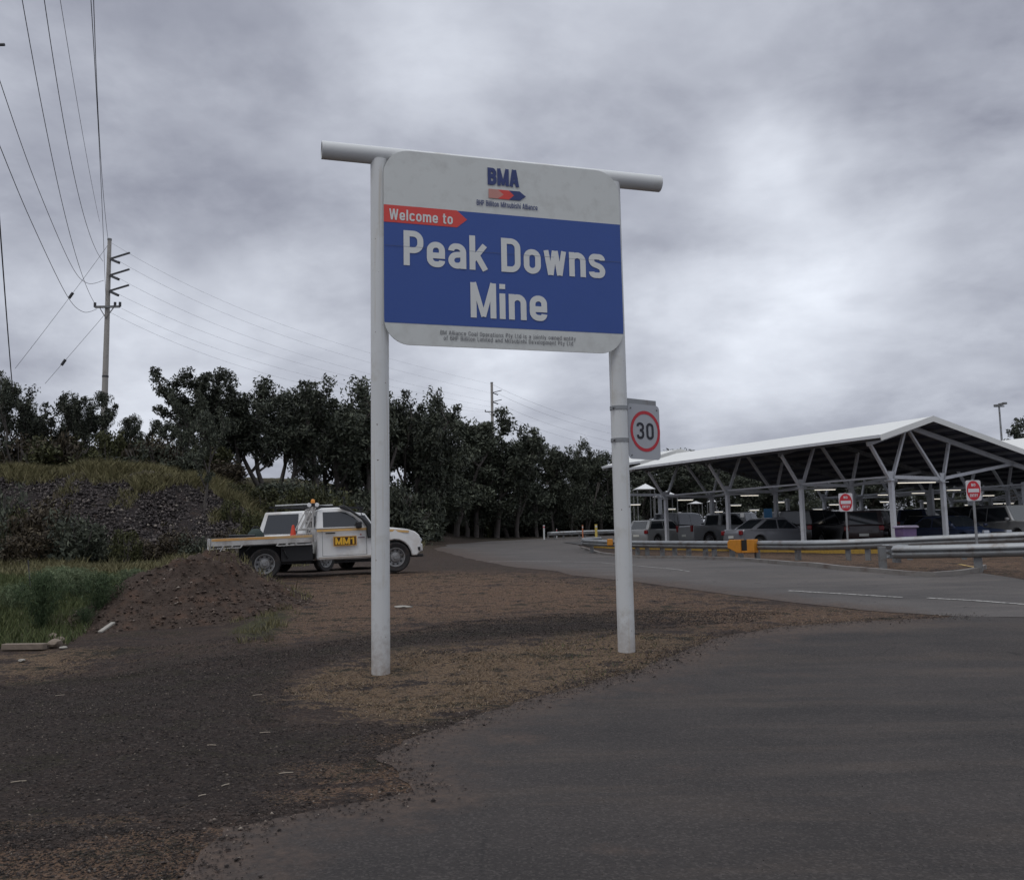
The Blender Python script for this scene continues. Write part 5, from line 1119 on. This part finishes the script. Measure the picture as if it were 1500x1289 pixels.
def tree_protos(kind, seed):
    """returns (trunk mesh, crown mesh) of a tree 10 m tall"""
    g = np.random.default_rng(seed); r = random.Random(seed); mb = MB(); cents = []; rads = []; per = []
    def limb(a, d, L, r0, depth):
        pts = [a]; p = a; dd = d.normalized(); n = 5
        for i in range(n):
            dd = (dd + Vector((r.uniform(-.22, .22), r.uniform(-.22, .22), r.uniform(-.02, .16)))).normalized(); p = p + dd*L/n; pts.append(p)
        mb.tube(pts, [r0*(1-.6*i/n) for i in range(n+1)], 6 if depth else 9, False)
        if depth < 2:
            k = r.randint(4, 5) if depth == 0 else r.randint(3, 5)
            for j in range(k):
                q = pts[r.randint(2 if depth == 0 else 1, n)]; an = r.uniform(0, 6.28); sp = r.uniform(.5, 1.0)
                limb(q, Vector((math.cos(an)*sp, math.sin(an)*sp, r.uniform(.5, 1.1))), L*r.uniform(.42, .62), r0*.5, depth+1)
        else:
            for q in pts[2:]:
                cents.append(tuple(q)); rads.append(r.uniform(.28, .68)); per.append(r.randint(34, 75) if kind == 'gum' else r.randint(90, 160))
        if depth == 1:
            for q in pts[3:]: cents.append(tuple(q)); rads.append(r.uniform(.3, .75)); per.append(r.randint(30, 80))
    if kind == 'gum':
        for j in range(r.choice((1, 2, 2))): limb(Vector((r.uniform(-.15, .15), r.uniform(-.15, .15), -.3)), Vector((r.uniform(-.2, .2), r.uniform(-.2, .2), 1)), 5.2, .17, 0)
    elif kind == 'dense':
        limb(Vector((0, 0, -.3)), Vector((r.uniform(-.1, .1), r.uniform(-.1, .1), 1)), 5.6, .2, 0)
        for j in range(26):
            an = r.uniform(0, 6.28); h = r.uniform(1.2, 8.6); w = 2.3*math.sin(min(1, (10.2-h)/6.5)*1.57)*r.uniform(.45, 1)
            cents.append((w*math.cos(an), w*math.sin(an), h)); rads.append(r.uniform(.7, 1.25)); per.append(r.randint(190, 320))
    A = np.array(cents); zt = A[:, 2].max()+.6; sc = 10/zt
    V, F = leaves_cloud(A, rads, per, .125 if kind == 'gum' else .125, g); V = V*sc
    if len(F) > 16000: k = g.choice(len(F), 16000, replace=False); F = F[k]
    me = bpy.data.meshes.new('trunk'); me.from_pydata([tuple(Vector(v)*sc) for v in mb.v], [], mb.f); me.materials.append(BARK); me.polygons.foreach_set('use_smooth', [True]*len(me.polygons))
    used = np.unique(F); mp = np.zeros(len(V), int); mp[used] = np.arange(len(used))
    return me, V[used], mp[F]
def proto_set(kind, seeds, m):
    out = []
    for sd_ in seeds:
        t, V, F = tree_protos(kind, sd_); out.append((t, fast_mesh('crown', V, F, m)))
    return out
GUM = proto_set('gum', (1, 2, 5, 9), LEAF_D); DENSE = proto_set('dense', (3, 8, 12), LEAF_D); PALE = proto_set('gum', (14, 21), LEAF_G)
def tree(name, protos, i, px, Y, ptop, label, group=None, wide=1.0, zb=None, hmin=2):
    p = P(px, 780, Y); x, y = p.x, p.y; g = (tz(x, y) if zb is None else zb)-.1; top = P(px, ptop, Y).z; h = max(hmin, top-g)
    r = empty(name, (x, y, g), rnd.uniform(0, 6.28)); s_ = h/10; r.scale = (s_*wide, s_*wide, s_); tag(r, label, 'tree', group)
    t, c = protos[i % len(protos)]; link('trunk', t, r); link('crown', c, r); return r
TB = 'dark trees of the belt behind the road'
# (photo x, distance, photo y of the top, prototype set, width)
belt = [(268, 50, 566, 'g', .8), (312, 52, 537, 'd', 1.1), (352, 54, 552, 'g', 1.1), (388, 55, 546, 'g', 1.2), (424, 57, 545, 'g', 1.1), (462, 58, 556, 'g', 1.2), (497, 60, 552, 'g', 1.2), (528, 61, 550, 'g', 1.0), (562, 62, 572, 'g', 1.0),
        (590, 64, 568, 'g', .9), (612, 64, 566, 'g', .9), (640, 66, 572, 'g', .9), (668, 76, 590, 'd', 1.2), (700, 78, 604, 'g', 1.2), (728, 79, 618, 'g', 1.2), (758, 80, 628, 'd', 1.2), (786, 81, 645, 'g', 1.1), (812, 82, 640, 'g', .8), (836, 82, 652, 'd', .9), (858, 83, 637, 'g', .7), (880, 84, 660, 'd', 1.1), (905, 84, 668, 'd', 1.1),
        (330, 60, 570, 'g', 1.1), (410, 64, 570, 'd', 1.1), (480, 66, 590, 'd', 1.2), (545, 68, 590, 'd', 1.2), (620, 72, 598, 'd', 1.2), (685, 78, 640, 'd', 1.2), (745, 82, 655, 'd', 1.2), (800, 86, 662, 'd', 1.2), (850, 88, 672, 'd', 1.2)]
for i, (px, Y, pt, k, w) in enumerate(belt):
    tree('gum_tree' if k == 'g' else 'bushy_tree', GUM if k == 'g' else DENSE, i, px, Y, pt, 'dark open-crowned gum tree in the tree belt behind the road' if k == 'g' else 'dark dense-crowned tree in the tree belt behind the road', TB+(', open crowned' if k == 'g' else ', dense crowned'), w)
for i, (px, Y, pt, k, w, lab) in enumerate(((8, 52, 540, 'g', .8, 'open-crowned tree at the left edge beside the hanging cable'), (45, 54, 556, 'g', 1.1, 'open-crowned gum tree whose right limb reaches out against the sky at the left'), (95, 56, 602, 'p', 1.0, 'low pale-leaved tree just left of the power pole foot'),
        (137, 53, 572, 'd', .9, 'dense dark tree directly before the foot of the near power pole'), (186, 55, 606, 'd', .8, 'small dense tree just right of the power pole foot'), (216, 58, 612, 'p', .8, 'thin pale sapling on the bank between the power pole and the tall trees'),
        (250, 56, 604, 'p', 1.2, 'pale grey-green tree at the left foot of the tall dark trees'), (70, 60, 590, 'g', 1.2, 'smaller gum set back behind the open crowned gums at the left'))):
    tree('gum_tree' if k != 'd' else 'bushy_tree', {'g': GUM, 'd': DENSE, 'p': PALE}[k], i+1, px, Y, pt, lab, 'trees on the grassy bank', w)
BS = 'trees behind the car park shelters'
for i, (px, Y, pt) in enumerate(((930, 92, 664), (962, 92, 668), (988, 95, 656), (1022, 96, 655), (1060, 98, 668), (1105, 98, 672), (1150, 100, 668), (1195, 100, 672), (1240, 104, 668), (1290, 104, 672), (1340, 106, 668), (1395, 106, 672), (1445, 108, 668), (1500, 108, 668), (1560, 108, 660), (945, 88, 690), (1000, 90, 695), (1085, 92, 695), (1170, 92, 695), (1270, 95, 695), (1370, 95, 695), (1470, 95, 690))):
    tree('bushy_tree', DENSE, i, px, Y, pt, 'dark dense tree standing behind the car park shelters', BS, 1.8)
for i, (px, Y, pt, w) in enumerate(((1493, 90, 617, 1.0), (1520, 92, 600, 1.1))):
    tree('gum_tree', GUM, i+2, px, Y, pt, 'dark gum crown rising over the shelter roof at the right edge', 'gums over the shelter roof', w)
tree('gum_tree', GUM, 1, 298, 44, 590, 'slender twin-stemmed gum tree growing on the rocky slope left of the truck', None, .75)
# shrubs: leafy mounds without a visible trunk
def shrub_proto(seed, m, n=16, leaf=.06, spread=.75, per=(110, 180), tall=1.0):
    g = np.random.default_rng(seed); r = random.Random(seed); c = []; rd = []; pr = []
    for i in range(n):
        a = r.uniform(0, 6.28); h = r.uniform(.12, .85)*tall; w = spread*math.sqrt(r.random())*(1.1-h/tall*.6); c.append((w*math.cos(a), w*math.sin(a), h)); rd.append(r.uniform(.2, .42)); pr.append(r.randint(*per))
    V, F = leaves_cloud(c, rd, pr, leaf, g, .9); return fast_mesh('foliage', V, F, m)
def stems_mesh(seed, n=7):
    r = random.Random(seed); mb = MB()
    for i in range(n):
        a = r.uniform(0, 6.28); mb.tube([(0, 0, -.1), (.3*math.cos(a), .3*math.sin(a), .4), (.5*math.cos(a), .5*math.sin(a), .8)], [.03, .02, .01], 5, False)
    me = bpy.data.meshes.new('stem'); me.from_pydata(mb.v, [], mb.f); me.materials.append(BARK); return me
SHR = [(shrub_proto(31+i, m), stems_mesh(i)) for i, m in enumerate((LEAF_D, LEAF_Y, LEAF_B, LEAF_G, LEAF_D, LEAF_Y))]
def shrub(i, px, Y, ptop, w, label, group=None, pbase=None):
    p = P(px, 780, Y); g = tz(p.x, p.y)-.08; h = max(.4, P(px, ptop, Y).z-g); r = empty('shrub', (p.x, p.y, g), rnd.uniform(0, 6.28)); r.scale = (w, w, h/1.15); tag(r, label, 'shrub', group)
    f, s_ = SHR[i]; link('foliage', f, r); link('stem', s_, r); return r
U1 = 'dark shrubs under the tree belt'; U2 = 'olive shrubs under the tree belt'; U3 = 'scrubby brown shrubs on the bank and slope'
for i in range(44):
    px = 384+i*5.6+rnd.uniform(-6, 6); Y = 47+ (px-335)*.048+rnd.uniform(-1, 9); top = 712+rnd.uniform(-26, 34) + (px-335)*.02
    shrub(rnd.choice((0, 4)), px, Y, top, rnd.uniform(1.8, 3.0), 'dark shrub in the thicket under the tree belt', U1)
for i in range(30):
    px = 610+i*11+rnd.uniform(-5, 5); Y = 83+(px-620)*.012+rnd.uniform(-1, 7); shrub(rnd.choice((0, 4, 0, 2)), px, Y, 735+rnd.uniform(-25, 20), rnd.uniform(2.0, 3.2), 'dark shrub in the thicket under the tree belt', U1)
for px, Y, t, w in ((352, 47, 705, 1.1), (385, 46, 712, 1.2), (430, 47, 708, 1.2), (470, 48, 706, 1.4), (500, 48, 716, 1.2), (365, 41, 742, .9), (410, 42, 728, 1.1), (338, 43, 728, .7), (640, 80, 705, 1.8), (665, 80, 690, 1.5), (705, 80, 700, 1.4)):
    shrub(rnd.choice((1, 5)), px, Y, t, w, 'olive green shrub showing lighter against the dark thicket', U2)
for px, Y, t, w in ((60, 37, 722, 1.7), (30, 37.5, 735, 1.5), (95, 36.5, 735, 1.6), (80, 38, 745, 1.5), (10, 38, 752, 1.4), (120, 36.5, 757, 1.3), (130, 38, 768, 1.4), (165, 37, 776, 1.0), (250, 37, 770, 1.2), (285, 37, 775, 1.0), (215, 37.5, 786, .9), (322, 38, 772, .8), (5, 40, 690, 1.2), (40, 35.5, 765, 1.4)):
    shrub(rnd.choice((0, 2, 4)), px, Y, t, w, 'dark scrubby shrub growing at the foot of the rocky slope', U3)
for px, Y, t, w, lab in ((22, 37, 735, .8, 'yellow-green bush low on the rocky slope at the left edge'), (186, 36, 771, .8, 'rounded olive bush in the middle of the slope foot')):
    shrub(1, px, Y, t, w, lab)
for i in range(46):
    px = rnd.uniform(0, 330); shrub(rnd.choice((0, 2, 2, 1, 5)), px, rnd.uniform(49, 58), 645+rnd.uniform(-25, 15)+max(0, px-150)*.12, rnd.uniform(1.2, 2.2), 'scrubby shrub along the top of the grassy bank', 'shrubs along the top of the grassy bank')
# feathery green weeds by the mound
FEATH = leaf_mat('feathery_green', (.065, .088, .045), (.125, .160, .085), (.21, .25, .14))
GRASSG = leaf_mat('fresh_grass', (.060, .080, .030), (.11, .135, .052), (.18, .20, .085))
GRASSO = leaf_mat('bank_grass', (.12, .105, .052), (.18, .168, .08), (.30, .265, .145))
STRAW = leaf_mat('dry_straw', (.14, .095, .058), (.26, .19, .115), (.42, .33, .22))
def blades(X, Y, h, w, lean, g, segs=1, zoff=0.0, Zs=None):
    n = len(X); z = (terrain(X, Y) if Zs is None else Zs)+zoff; a = g.random(n)*6.283; ln = lean*(.3+g.random(n)); hh = h*(.5+.8*g.random(n))
    dx, dy = np.cos(a)*ln*hh, np.sin(a)*ln*hh; b = g.random(n)*6.283; wx, wy = np.cos(b)*w/2, np.sin(b)*w/2
    B = np.stack([X, Y, z-.01], 1); T = B+np.stack([dx, dy, hh], 1); W = np.stack([wx, wy, 0*wx], 1); Mi = B+np.stack([dx*.35, dy*.35, hh*.55], 1)
    V = np.stack([B-W, B+W, Mi+W*.8, T, Mi-W*.8], 1).reshape(-1, 3); F = (np.arange(n)[:, None]*5+np.array([0, 1, 2, 3, 4])[None]); return V, F
def feather_proto(seed, m=None):
    g = np.random.default_rng(seed); n = 5200; st = 70; ang = g.random(st)*6.283; ln = g.random(st)*.75+.12; k = g.integers(0, st, n); t = g.random(n)**.7
    hgt = (1.05-.35*ln[k]); X = np.cos(ang[k])*ln[k]*t; Y = np.sin(ang[k])*ln[k]*t; Zz = hgt*t**.75
    C = np.stack([X, Y, Zz], 1)+g.normal(size=(n, 3))*.05; u = g.normal(size=(n, 3)); u[:, 2] += .8; u /= np.linalg.norm(u, axis=1)[:, None]
    w = np.cross(u, g.normal(size=(n, 3))); w /= np.linalg.norm(w, axis=1)[:, None]; s = .035+.04*g.random(n)
    V, F = quads(C, u*s[:, None], w*.0065*np.ones((n, 1))); return fast_mesh('foliage', V, F, m or FEATH)
FP_ = [feather_proto(51), feather_proto(52), feather_proto(53, leaf_mat('dark_feathery_green', (.022, .038, .016), (.050, .078, .034), (.095, .135, .062)))]
for i, (px, pb, pt, w, lab) in enumerate(((48, 930, 850, .62, 'feathery dark green bush near the left edge'), (135, 915, 850, .58, 'feathery green bush nestled against the left flank of the dirt mound'), (105, 880, 838, .8, 'feathery green bush behind and between the two front ones'),
        (185, 870, 838, .7, 'feathery green bush behind the mound flank'), (75, 868, 835, .8, 'feathery green bush in the back row at the left'), (8, 900, 862, .6, 'feathery green bush cut by the left edge'), (112, 925, 895, .3, 'small feathery green bush in front, between the two dark ones'))):
    x, y = G(px, pb); h = 1.12*(P(px, pt, y).z-tz(x, y)); r = empty('feathery_bush', (x, y+.25, tz(x, y)), i*1.3); r.scale = (w, w, h); tag(r, lab, 'bush', 'feathery bushes beside the dirt mound'); link('foliage', FP_[2 if i in (0, 1, 6) else i % 2], r)
def stuff(name, V, F, m, label):
    o = link(name, fast_mesh(name, V, F, m)); tag(o, label, None, None, 'stuff'); return o
def sample(poly, n, g):
    xs = [p[0] for p in poly]; ys = [p[1] for p in poly]; X = g.uniform(min(xs), max(xs), n*4); Y = g.uniform(min(ys), max(ys), n*4); k = in_poly(X, Y, poly); return X[k][:n], Y[k][:n]
g0 = np.random.default_rng(77)
# bank grass (crest), thicker where noise says
X = g0.uniform(-34, -5, 150000); Y = g0.uniform(43, 54, 150000); wob = .9*np.sin(X*.35+1)+.6*np.sin(X*.81+.4)+.35*np.sin(X*1.7+2)
k = (Y > 43.7+wob+np.sin(X*2.3)*.45+np.sin(X*.9+2)*.7) & (Y < 51+wob); X, Y = X[k], Y[k]
cl = np.array([mnoise.noise(Vector((a*.5, b*.5, 9))) for a, b in zip(X, Y)]); k = cl > -.35+g0.random(len(X))*.25; X, Y = X[k], Y[k]
V, F = blades(X, Y, .62*(.55+.6*np.clip(cl[k]+.4, 0, 1)) if True else .6, .024, .75, g0); stuff('bank_grass', V, F, GRASSO, 'yellow-green grass along the top of the rocky bank')
X = g0.uniform(-28, -5, 40000); Y = g0.uniform(24, 39, 40000); cl = np.array([mnoise.noise(Vector((a*.45, b*.45, 2)))+.4*mnoise.noise(Vector((a*1.6, b*1.6, 2))) for a, b in zip(X, Y)]); k = (cl > .0+g0.random(len(X))*.2) & (X < -7.0-(24-Y)*-.05); X, Y = X[k], Y[k]
V, F = blades(X, Y, .32, .025, .6, g0); stuff('dry_grass', V, F, GRASSO, 'patchy dull grass on the flat ground before the rocky slope')
X = g0.uniform(-32, -7, 60000); Y = g0.uniform(37.5, 46, 60000); cl = np.array([mnoise.noise(Vector((a*.55, b*.55, 12)))+.5*mnoise.noise(Vector((a*2.2, b*2.2, 12))) for a, b in zip(X, Y)]); k = cl > .30+g0.random(len(X))*.12; X, Y = X[k], Y[k]
V, F = blades(X, Y, .42, .024, .8, g0); stuff('slope_grass', V, F, GRASSO, 'tufts of dry grass growing through the broken rock of the slope')
# green grass low left
X, Y = sample(GP([(-60, 952), (100, 945), (130, 925), (170, 890), (230, 860), (200, 845), (-80, 845)]), 26000, g0); V, F = blades(X, Y, .16, .011, .6, g0); stuff('green_grass', V, F, GRASSG, 'fresh green grass around the feathery bushes at the left')
X, Y = sample(GP([(335, 915), (395, 870), (440, 900), (400, 940), (350, 945)]), 2600, g0); kq = np.array([mnoise.noise(Vector((a*2.2, b*2.2, 31))) for a, b in zip(X, Y)]) > .12+g0.random(len(X))*.3; X, Y = X[kq], Y[kq]; X2, Y2 = sample(GP([(350, 850), (380, 850), (390, 890), (370, 900)]), 900, g0)
V, F = blades(np.r_[X, X2], np.r_[Y, Y2], .12, .010, .6, g0); stuff('weedy_grass', V, F, GRASSO, 'pale weedy grass at the right foot of the dirt mound')
# dead grass on the island round the sign posts
Xs = []; Ys = []
for p, n in ((Z['straw'][0], 15000), (Z['tan'][0], 6000), (Z['tan'][1], 2500)): a, b_ = sample(p, n, g0); Xs.append(a); Ys.append(b_)
X = np.concatenate(Xs); Y = np.concatenate(Ys); cl = np.array([mnoise.noise(Vector((a*1.3, b*1.3, 5)))+.5*mnoise.noise(Vector((a*5, b*5, 5))) for a, b in zip(X, Y)]); k = cl > -.25+g0.random(len(X))*.5; X, Y = X[k], Y[k]
n = len(X); V, F = blades(X, Y, .030, .006, 1.6, g0, Zs=terrain(X, Y)+uneven(X, Y)); stuff('dead_grass', V, F, STRAW, 'short dead grass and straw on the dirt around the sign posts')
X, Y = sample(Z['straw'][0], 900, g0); k = (np.abs(X-1.1) < .8) & (Y > 10.3); X, Y = X[k], Y[k]; 
if len(X): V, F = blades(X, Y, .05, .008, .8, g0); stuff('green_sprigs', V, F, GRASSG, 'few green sprigs in the dead grass near the right post')
# stones
OCT_V = np.array([(1, 0, 0), (-1, 0, 0), (0, 1, 0), (0, -1, 0), (0, 0, 1), (0, 0, -.4)]); OCT_F = np.array([(0, 2, 4), (2, 1, 4), (1, 3, 4), (3, 0, 4), (2, 0, 5), (1, 2, 5), (3, 1, 5), (0, 3, 5)])
def stones(X, Y, Zz, s, g, flat=.6):
    n = len(X); a = g.random(n)*6.283; sx = s*(.6+.8*g.random(n)); sy = s*(.6+.6*g.random(n)); sz = s*flat*(.6+.8*g.random(n))
    B = OCT_V[None]*np.stack([sx, sy, sz], 1)[:, None]; B = B+g.normal(size=B.shape)*(s*.13)[:, None, None]
    c, d = np.cos(a)[:, None], np.sin(a)[:, None]; V = np.stack([B[..., 0]*c-B[..., 1]*d+X[:, None], B[..., 0]*d+B[..., 1]*c+Y[:, None], B[..., 2]+Zz[:, None]], 2).reshape(-1, 3)
    return V, (np.arange(n)[:, None, None]*6+OCT_F[None]).reshape(-1, 3)
def rock_mat(name, a, b_, c, hi):
    m = leaf_mat(name, a, b_, c); m.node_tree.nodes['Principled BSDF'].inputs['Roughness'].default_value = .9
    rp = [q for q in m.node_tree.nodes if q.type == 'VALTORGB'][0]; e = rp.color_ramp.elements.new(.93); e.color = (*c, 1); rp.color_ramp.elements[-1].color = (*hi, 1); return m
GRAV = rock_mat('dark_gravel_stone', (.020, .017, .016), (.050, .040, .035), (.095, .075, .063), (.26, .22, .18)); RIP = rock_mat('slope_rock', (.021, .018, .018), (.044, .037, .036), (.080, .068, .064), (.19, .165, .14)); MGR = rock_mat('mound_stone', (.040, .029, .024), (.085, .060, .048), (.14, .105, .085), (.32, .27, .23))
Xs = []; Ys = []
for p, n in ((Z['dark'][0], 60000), (GP([(-100, 1289), (-100, 1200), (300, 1215), (280, 1289)]), 6000), (Z['straw'][0], 3500), (Z['tan'][0], 3500), (GP([(140, 950), (400, 930), (440, 960), (200, 990), (0, 1000)]), 4000)):
    a, b_ = sample(p, n, g0); Xs.append(a); Ys.append(b_)
X = np.concatenate(Xs); Y = np.concatenate(Ys); k = (poly_dist(X, Y, FORE_R) < .02) & (Y > 3); X, Y = X[k], Y[k]; s = .0036*(1+g0.pareto(2.4, len(X))).clip(1, 3.5)*np.sqrt(np.maximum(1, Y/9))
V, F = stones(X, Y, terrain(X, Y)+uneven(X, Y)+s*.15, s, g0); stuff('gravel', V, F, GRAV, 'loose dark gravel spread over the ground in front')
# grit strewn over the edge of the asphalt
e = [FORE_R[i] for i in range(0, len(FORE_R)) if FORE_R[i][1] > 3.6 and FORE_R[i][1] < 15 and FORE_R[i][0] < 7]; E_ = np.array(e); idx = g0.integers(0, len(E_), 9000); off = g0.normal(size=(9000, 2))*.16
X = E_[idx, 0]+off[:, 0]; Y = E_[idx, 1]+off[:, 1]; s = .0045*(1+g0.pareto(3, len(X))).clip(1, 4); V, F = stones(X, Y, terrain(X, Y)+.011+s*.2, s, g0); stuff('grit', V, F, GRAV, 'grit strewn along the broken edge of the asphalt')
X = g0.uniform(-1.5, 9, 1500); Y = g0.uniform(3.5, 12, 1500); k = poly_dist(X, Y, FORE) > .1; X, Y = X[k], Y[k]; s = np.full(len(X), .0045); V, F = stones(X, Y, terrain(X, Y)+.012, s, g0); stuff('grit', V, F, GRAV, 'few loose chips lying on the dark asphalt')
# riprap on the slope
X = g0.uniform(-30, -7, 62000); Y = g0.uniform(36.5, 47.5, 62000); wob = .9*np.sin(X*.35+1)+.6*np.sin(X*.81+.4)+.35*np.sin(X*1.7+2); k = (Y > 37.6+wob*.4) & (Y < 45.2+wob); X, Y = X[k], Y[k]; s = .035+.085*g0.random(len(X))**3
V, F = stones(X, Y, terrain(X, Y)+s*.35, s, g0, .95); stuff('slope_rocks', V, F, RIP, 'broken dark rock covering the slope of the bank')
# dirt mound
def mound():
    cx, cy = G(256, 905); cy += .9; n = 70; us = np.linspace(-1, 1, n); U, W = np.meshgrid(us, us); A = 2.05; B = 2.6; ang = R(-38)
    x = cx+(U*A*math.cos(ang)-W*B*math.sin(ang)); y = cy+(U*A*math.sin(ang)+W*B*math.cos(ang)); rr = np.sqrt(U**2+W**2)
    nz = np.array([mnoise.noise(Vector((a*1.1, b*1.1, 3)))+.5*mnoise.noise(Vector((a*2.7, b*2.7, 3)))+.25*mnoise.noise(Vector((a*8, b*8, 3))) for a, b in zip(x.ravel(), y.ravel())]).reshape(x.shape)
    h = np.clip(1.10-rr*1.12, -.05, 1)**.95 if False else np.where(rr < 1, (np.cos(np.clip(rr, 0, 1)*math.pi)+1)/2, 0)
    h = np.clip(h*1.25, 0, .86+.1*nz)**.9*(.88+.10*W); z = terrain(x, y)+h*(1+nz*.35)+nz*.05*(rr < 1)-.06*(rr > .97)-.02
    i, j = np.meshgrid(np.arange(n-1), np.arange(n-1), indexing='ij'); a = (i*n+j).ravel(); F = np.stack([a, a+1, a+n+1, a+n], 1); inside = (rr.ravel()[a] < 1.02); F = F[inside]
    V = np.stack([x.ravel(), y.ravel(), z.ravel()], 1)
    m = mat('mound_dirt', (.060, .045, .037), .95, noise=.5, nscale=9, bump=1, bscale=26, dirt=(.095, .060, .044), dscale=3); m.node_tree.nodes['Principled BSDF'].inputs['Specular IOR Level'].default_value = .1
    o = link('dirt_mound', fast_mesh('dirt_mound', V, F, m, True)); tag(o, 'waist high mound of dark reddish dirt and stones behind the left verge', 'dirt mound')
    k = g0.integers(0, n*n, 16000); k = k[rr.ravel()[k] < 1.0]; jx = g0.normal(size=len(k))*.03; jy = g0.normal(size=len(k))*.03; s = .008*(1+g0.pareto(2.2, len(k))).clip(1, 5)
    Vv, Ff = stones(x.ravel()[k]+jx, y.ravel()[k]+jy, z.ravel()[k]+s*.3, s, g0); stuff('mound_stones', Vv, Ff, MGR, 'stones and clods littering the dirt mound')
    kk = g0.integers(0, n*n, 2600); kk = kk[(rr.ravel()[kk] < .9) & (y.ravel()[kk] > cy+.5)]; Vv, Ff = blades(x.ravel()[kk]+g0.normal(size=len(kk))*.05, y.ravel()[kk]+g0.normal(size=len(kk))*.05, .18, .012, .6, g0, Zs=z.ravel()[kk]); stuff('mound_grass', Vv, Ff, GRASSO, 'thin weeds on the back of the dirt mound')
mound()
# single rocks and litter
def rock(px, py, s, m, label, seed, flat=.7, group=None, long=1.0):
    x, y = G(px, py); g = np.random.default_rng(seed); bm = bmesh.new(); bmesh.ops.create_icosphere(bm, subdivisions=2, radius=1)
    for v in bm.verts:
        q = 1+.28*mnoise.noise(v.co*1.3+Vector((seed, 0, 0)))+.12*mnoise.noise(v.co*3+Vector((seed, 0, 0))); v.co = Vector((v.co.x*s*q*long, v.co.y*s*q, v.co.z*s*flat*q))
    me = bpy.data.meshes.new('rock'); bm.to_mesh(me); bm.free(); me.materials.append(m); o = link('rock', me); o.location = (x, y, tz(x, y)+s*flat*.5); o.rotation_euler = (0, 0, seed); tag(o, label, 'rock', group)
TAN = mat('tan_rock', (.20, .16, .125), .9, noise=.3, nscale=12, bump=.5, bscale=25); PAL = mat('pale_stone', (.31, .29, .255), .9, noise=.2, nscale=12)
rock(78, 936, .085, TAN, 'tan rock behind the round one at the grass edge', 1); rock(87, 940, .08, TAN, 'tan rock at the right of the pair by the green grass', 2); rock(80, 947, .11, TAN, 'largest round tan rock beside the green grass at the left', 3)
rock(93, 950, .06, PAL, 'flat white stone just right of the tan rocks', 4, .35); rock(32, 969, .05, PAL, 'small white stone on the sandy patch at the left edge', 5, .4); rock(590, 890, .10, PAL, 'pale flat stone lying on the brown dirt between the posts', 6, .25, None, 1.8)
rock(150, 831, .11, PAL, 'white scrap of litter on the grass far behind the mound', 7, .3); rock(52, 846, .12, PAL, 'pale flat litter among the grass at the left, behind the bushes', 8, .2, None, 1.8)
rock(205, 905, .09, mat('orange_rock', (.30, .16, .08), .9, noise=.3), 'orange-brown rock half way up the dirt mound', 9)
def plank():
    a = P(146, 928, 13.2); b_ = P(166, 914, 13.5); o = a.copy(); mb = MB(); d = b_-a; mb.bar((0, 0, .02), tuple(d+Vector((0, 0, .02))), .07, .03); ob = mb.build('timber_offcut', PAL, None, None, .008, loc=o); tag(ob, 'pale broken timber offcut leaning on the left flank of the mound', 'timber')
plank()
for i, (px, py, L) in enumerate(((419, 1135, .10), (377, 1019, .10), (310, 1094, .08), (330, 1152, .06), (88, 1020, .10), (27, 1148, .10), (388, 1074, .09), (296, 1169, .05))):
    x, y = G(px, py); mb = MB(); a = i*1.1; mb.tube([(-L/2, 0, 0), (0, .002, .003), (L/2, 0, .002)], .0035, 5); o = mb.build('twig', mat('pale_twig', (.42, .36, .28), .8), None, 60, loc=(x, y, tz(x, y)+.008)) if i == 0 else mb.build('twig', MATS['pale_twig'], None, 60, loc=(x, y, tz(x, y)+.008))
    o.rotation_euler = (0, 0, (.2, .5, -.2, .9, .4, .3, .1, .7)[i]); tag(o, 'short pale twig lying on the dark gravel', 'twig', 'pale twigs on the gravel')
def stake():
    x, y = G(46, 866); t = P(41, 820, y); o = MB().tube([(0, 0, -.1), (t.x-x, 0, t.z-tz(x, y))], .014, 6).build('thin_stake', WIRE, None, 60, loc=(x, y, tz(x, y))); tag(o, 'thin dark stake standing among the feathery bushes at the left', 'stake')
stake()
def sleeper():
    a = P(5, 950.5, 13.0); b_ = P(66, 949.5, 13.0); x0, y0 = G(5, 951); x1, y1 = G(66, 950); o = MB().bar((0, 0, .03), (x1-x0, y1-y0, .03), .12, .09).build('concrete_edging', TAN, None, None, .01, loc=(x0, y0, tz(x0, y0))); tag(o, 'low weathered edging block along the green grass at the left edge', 'edging')
sleeper()
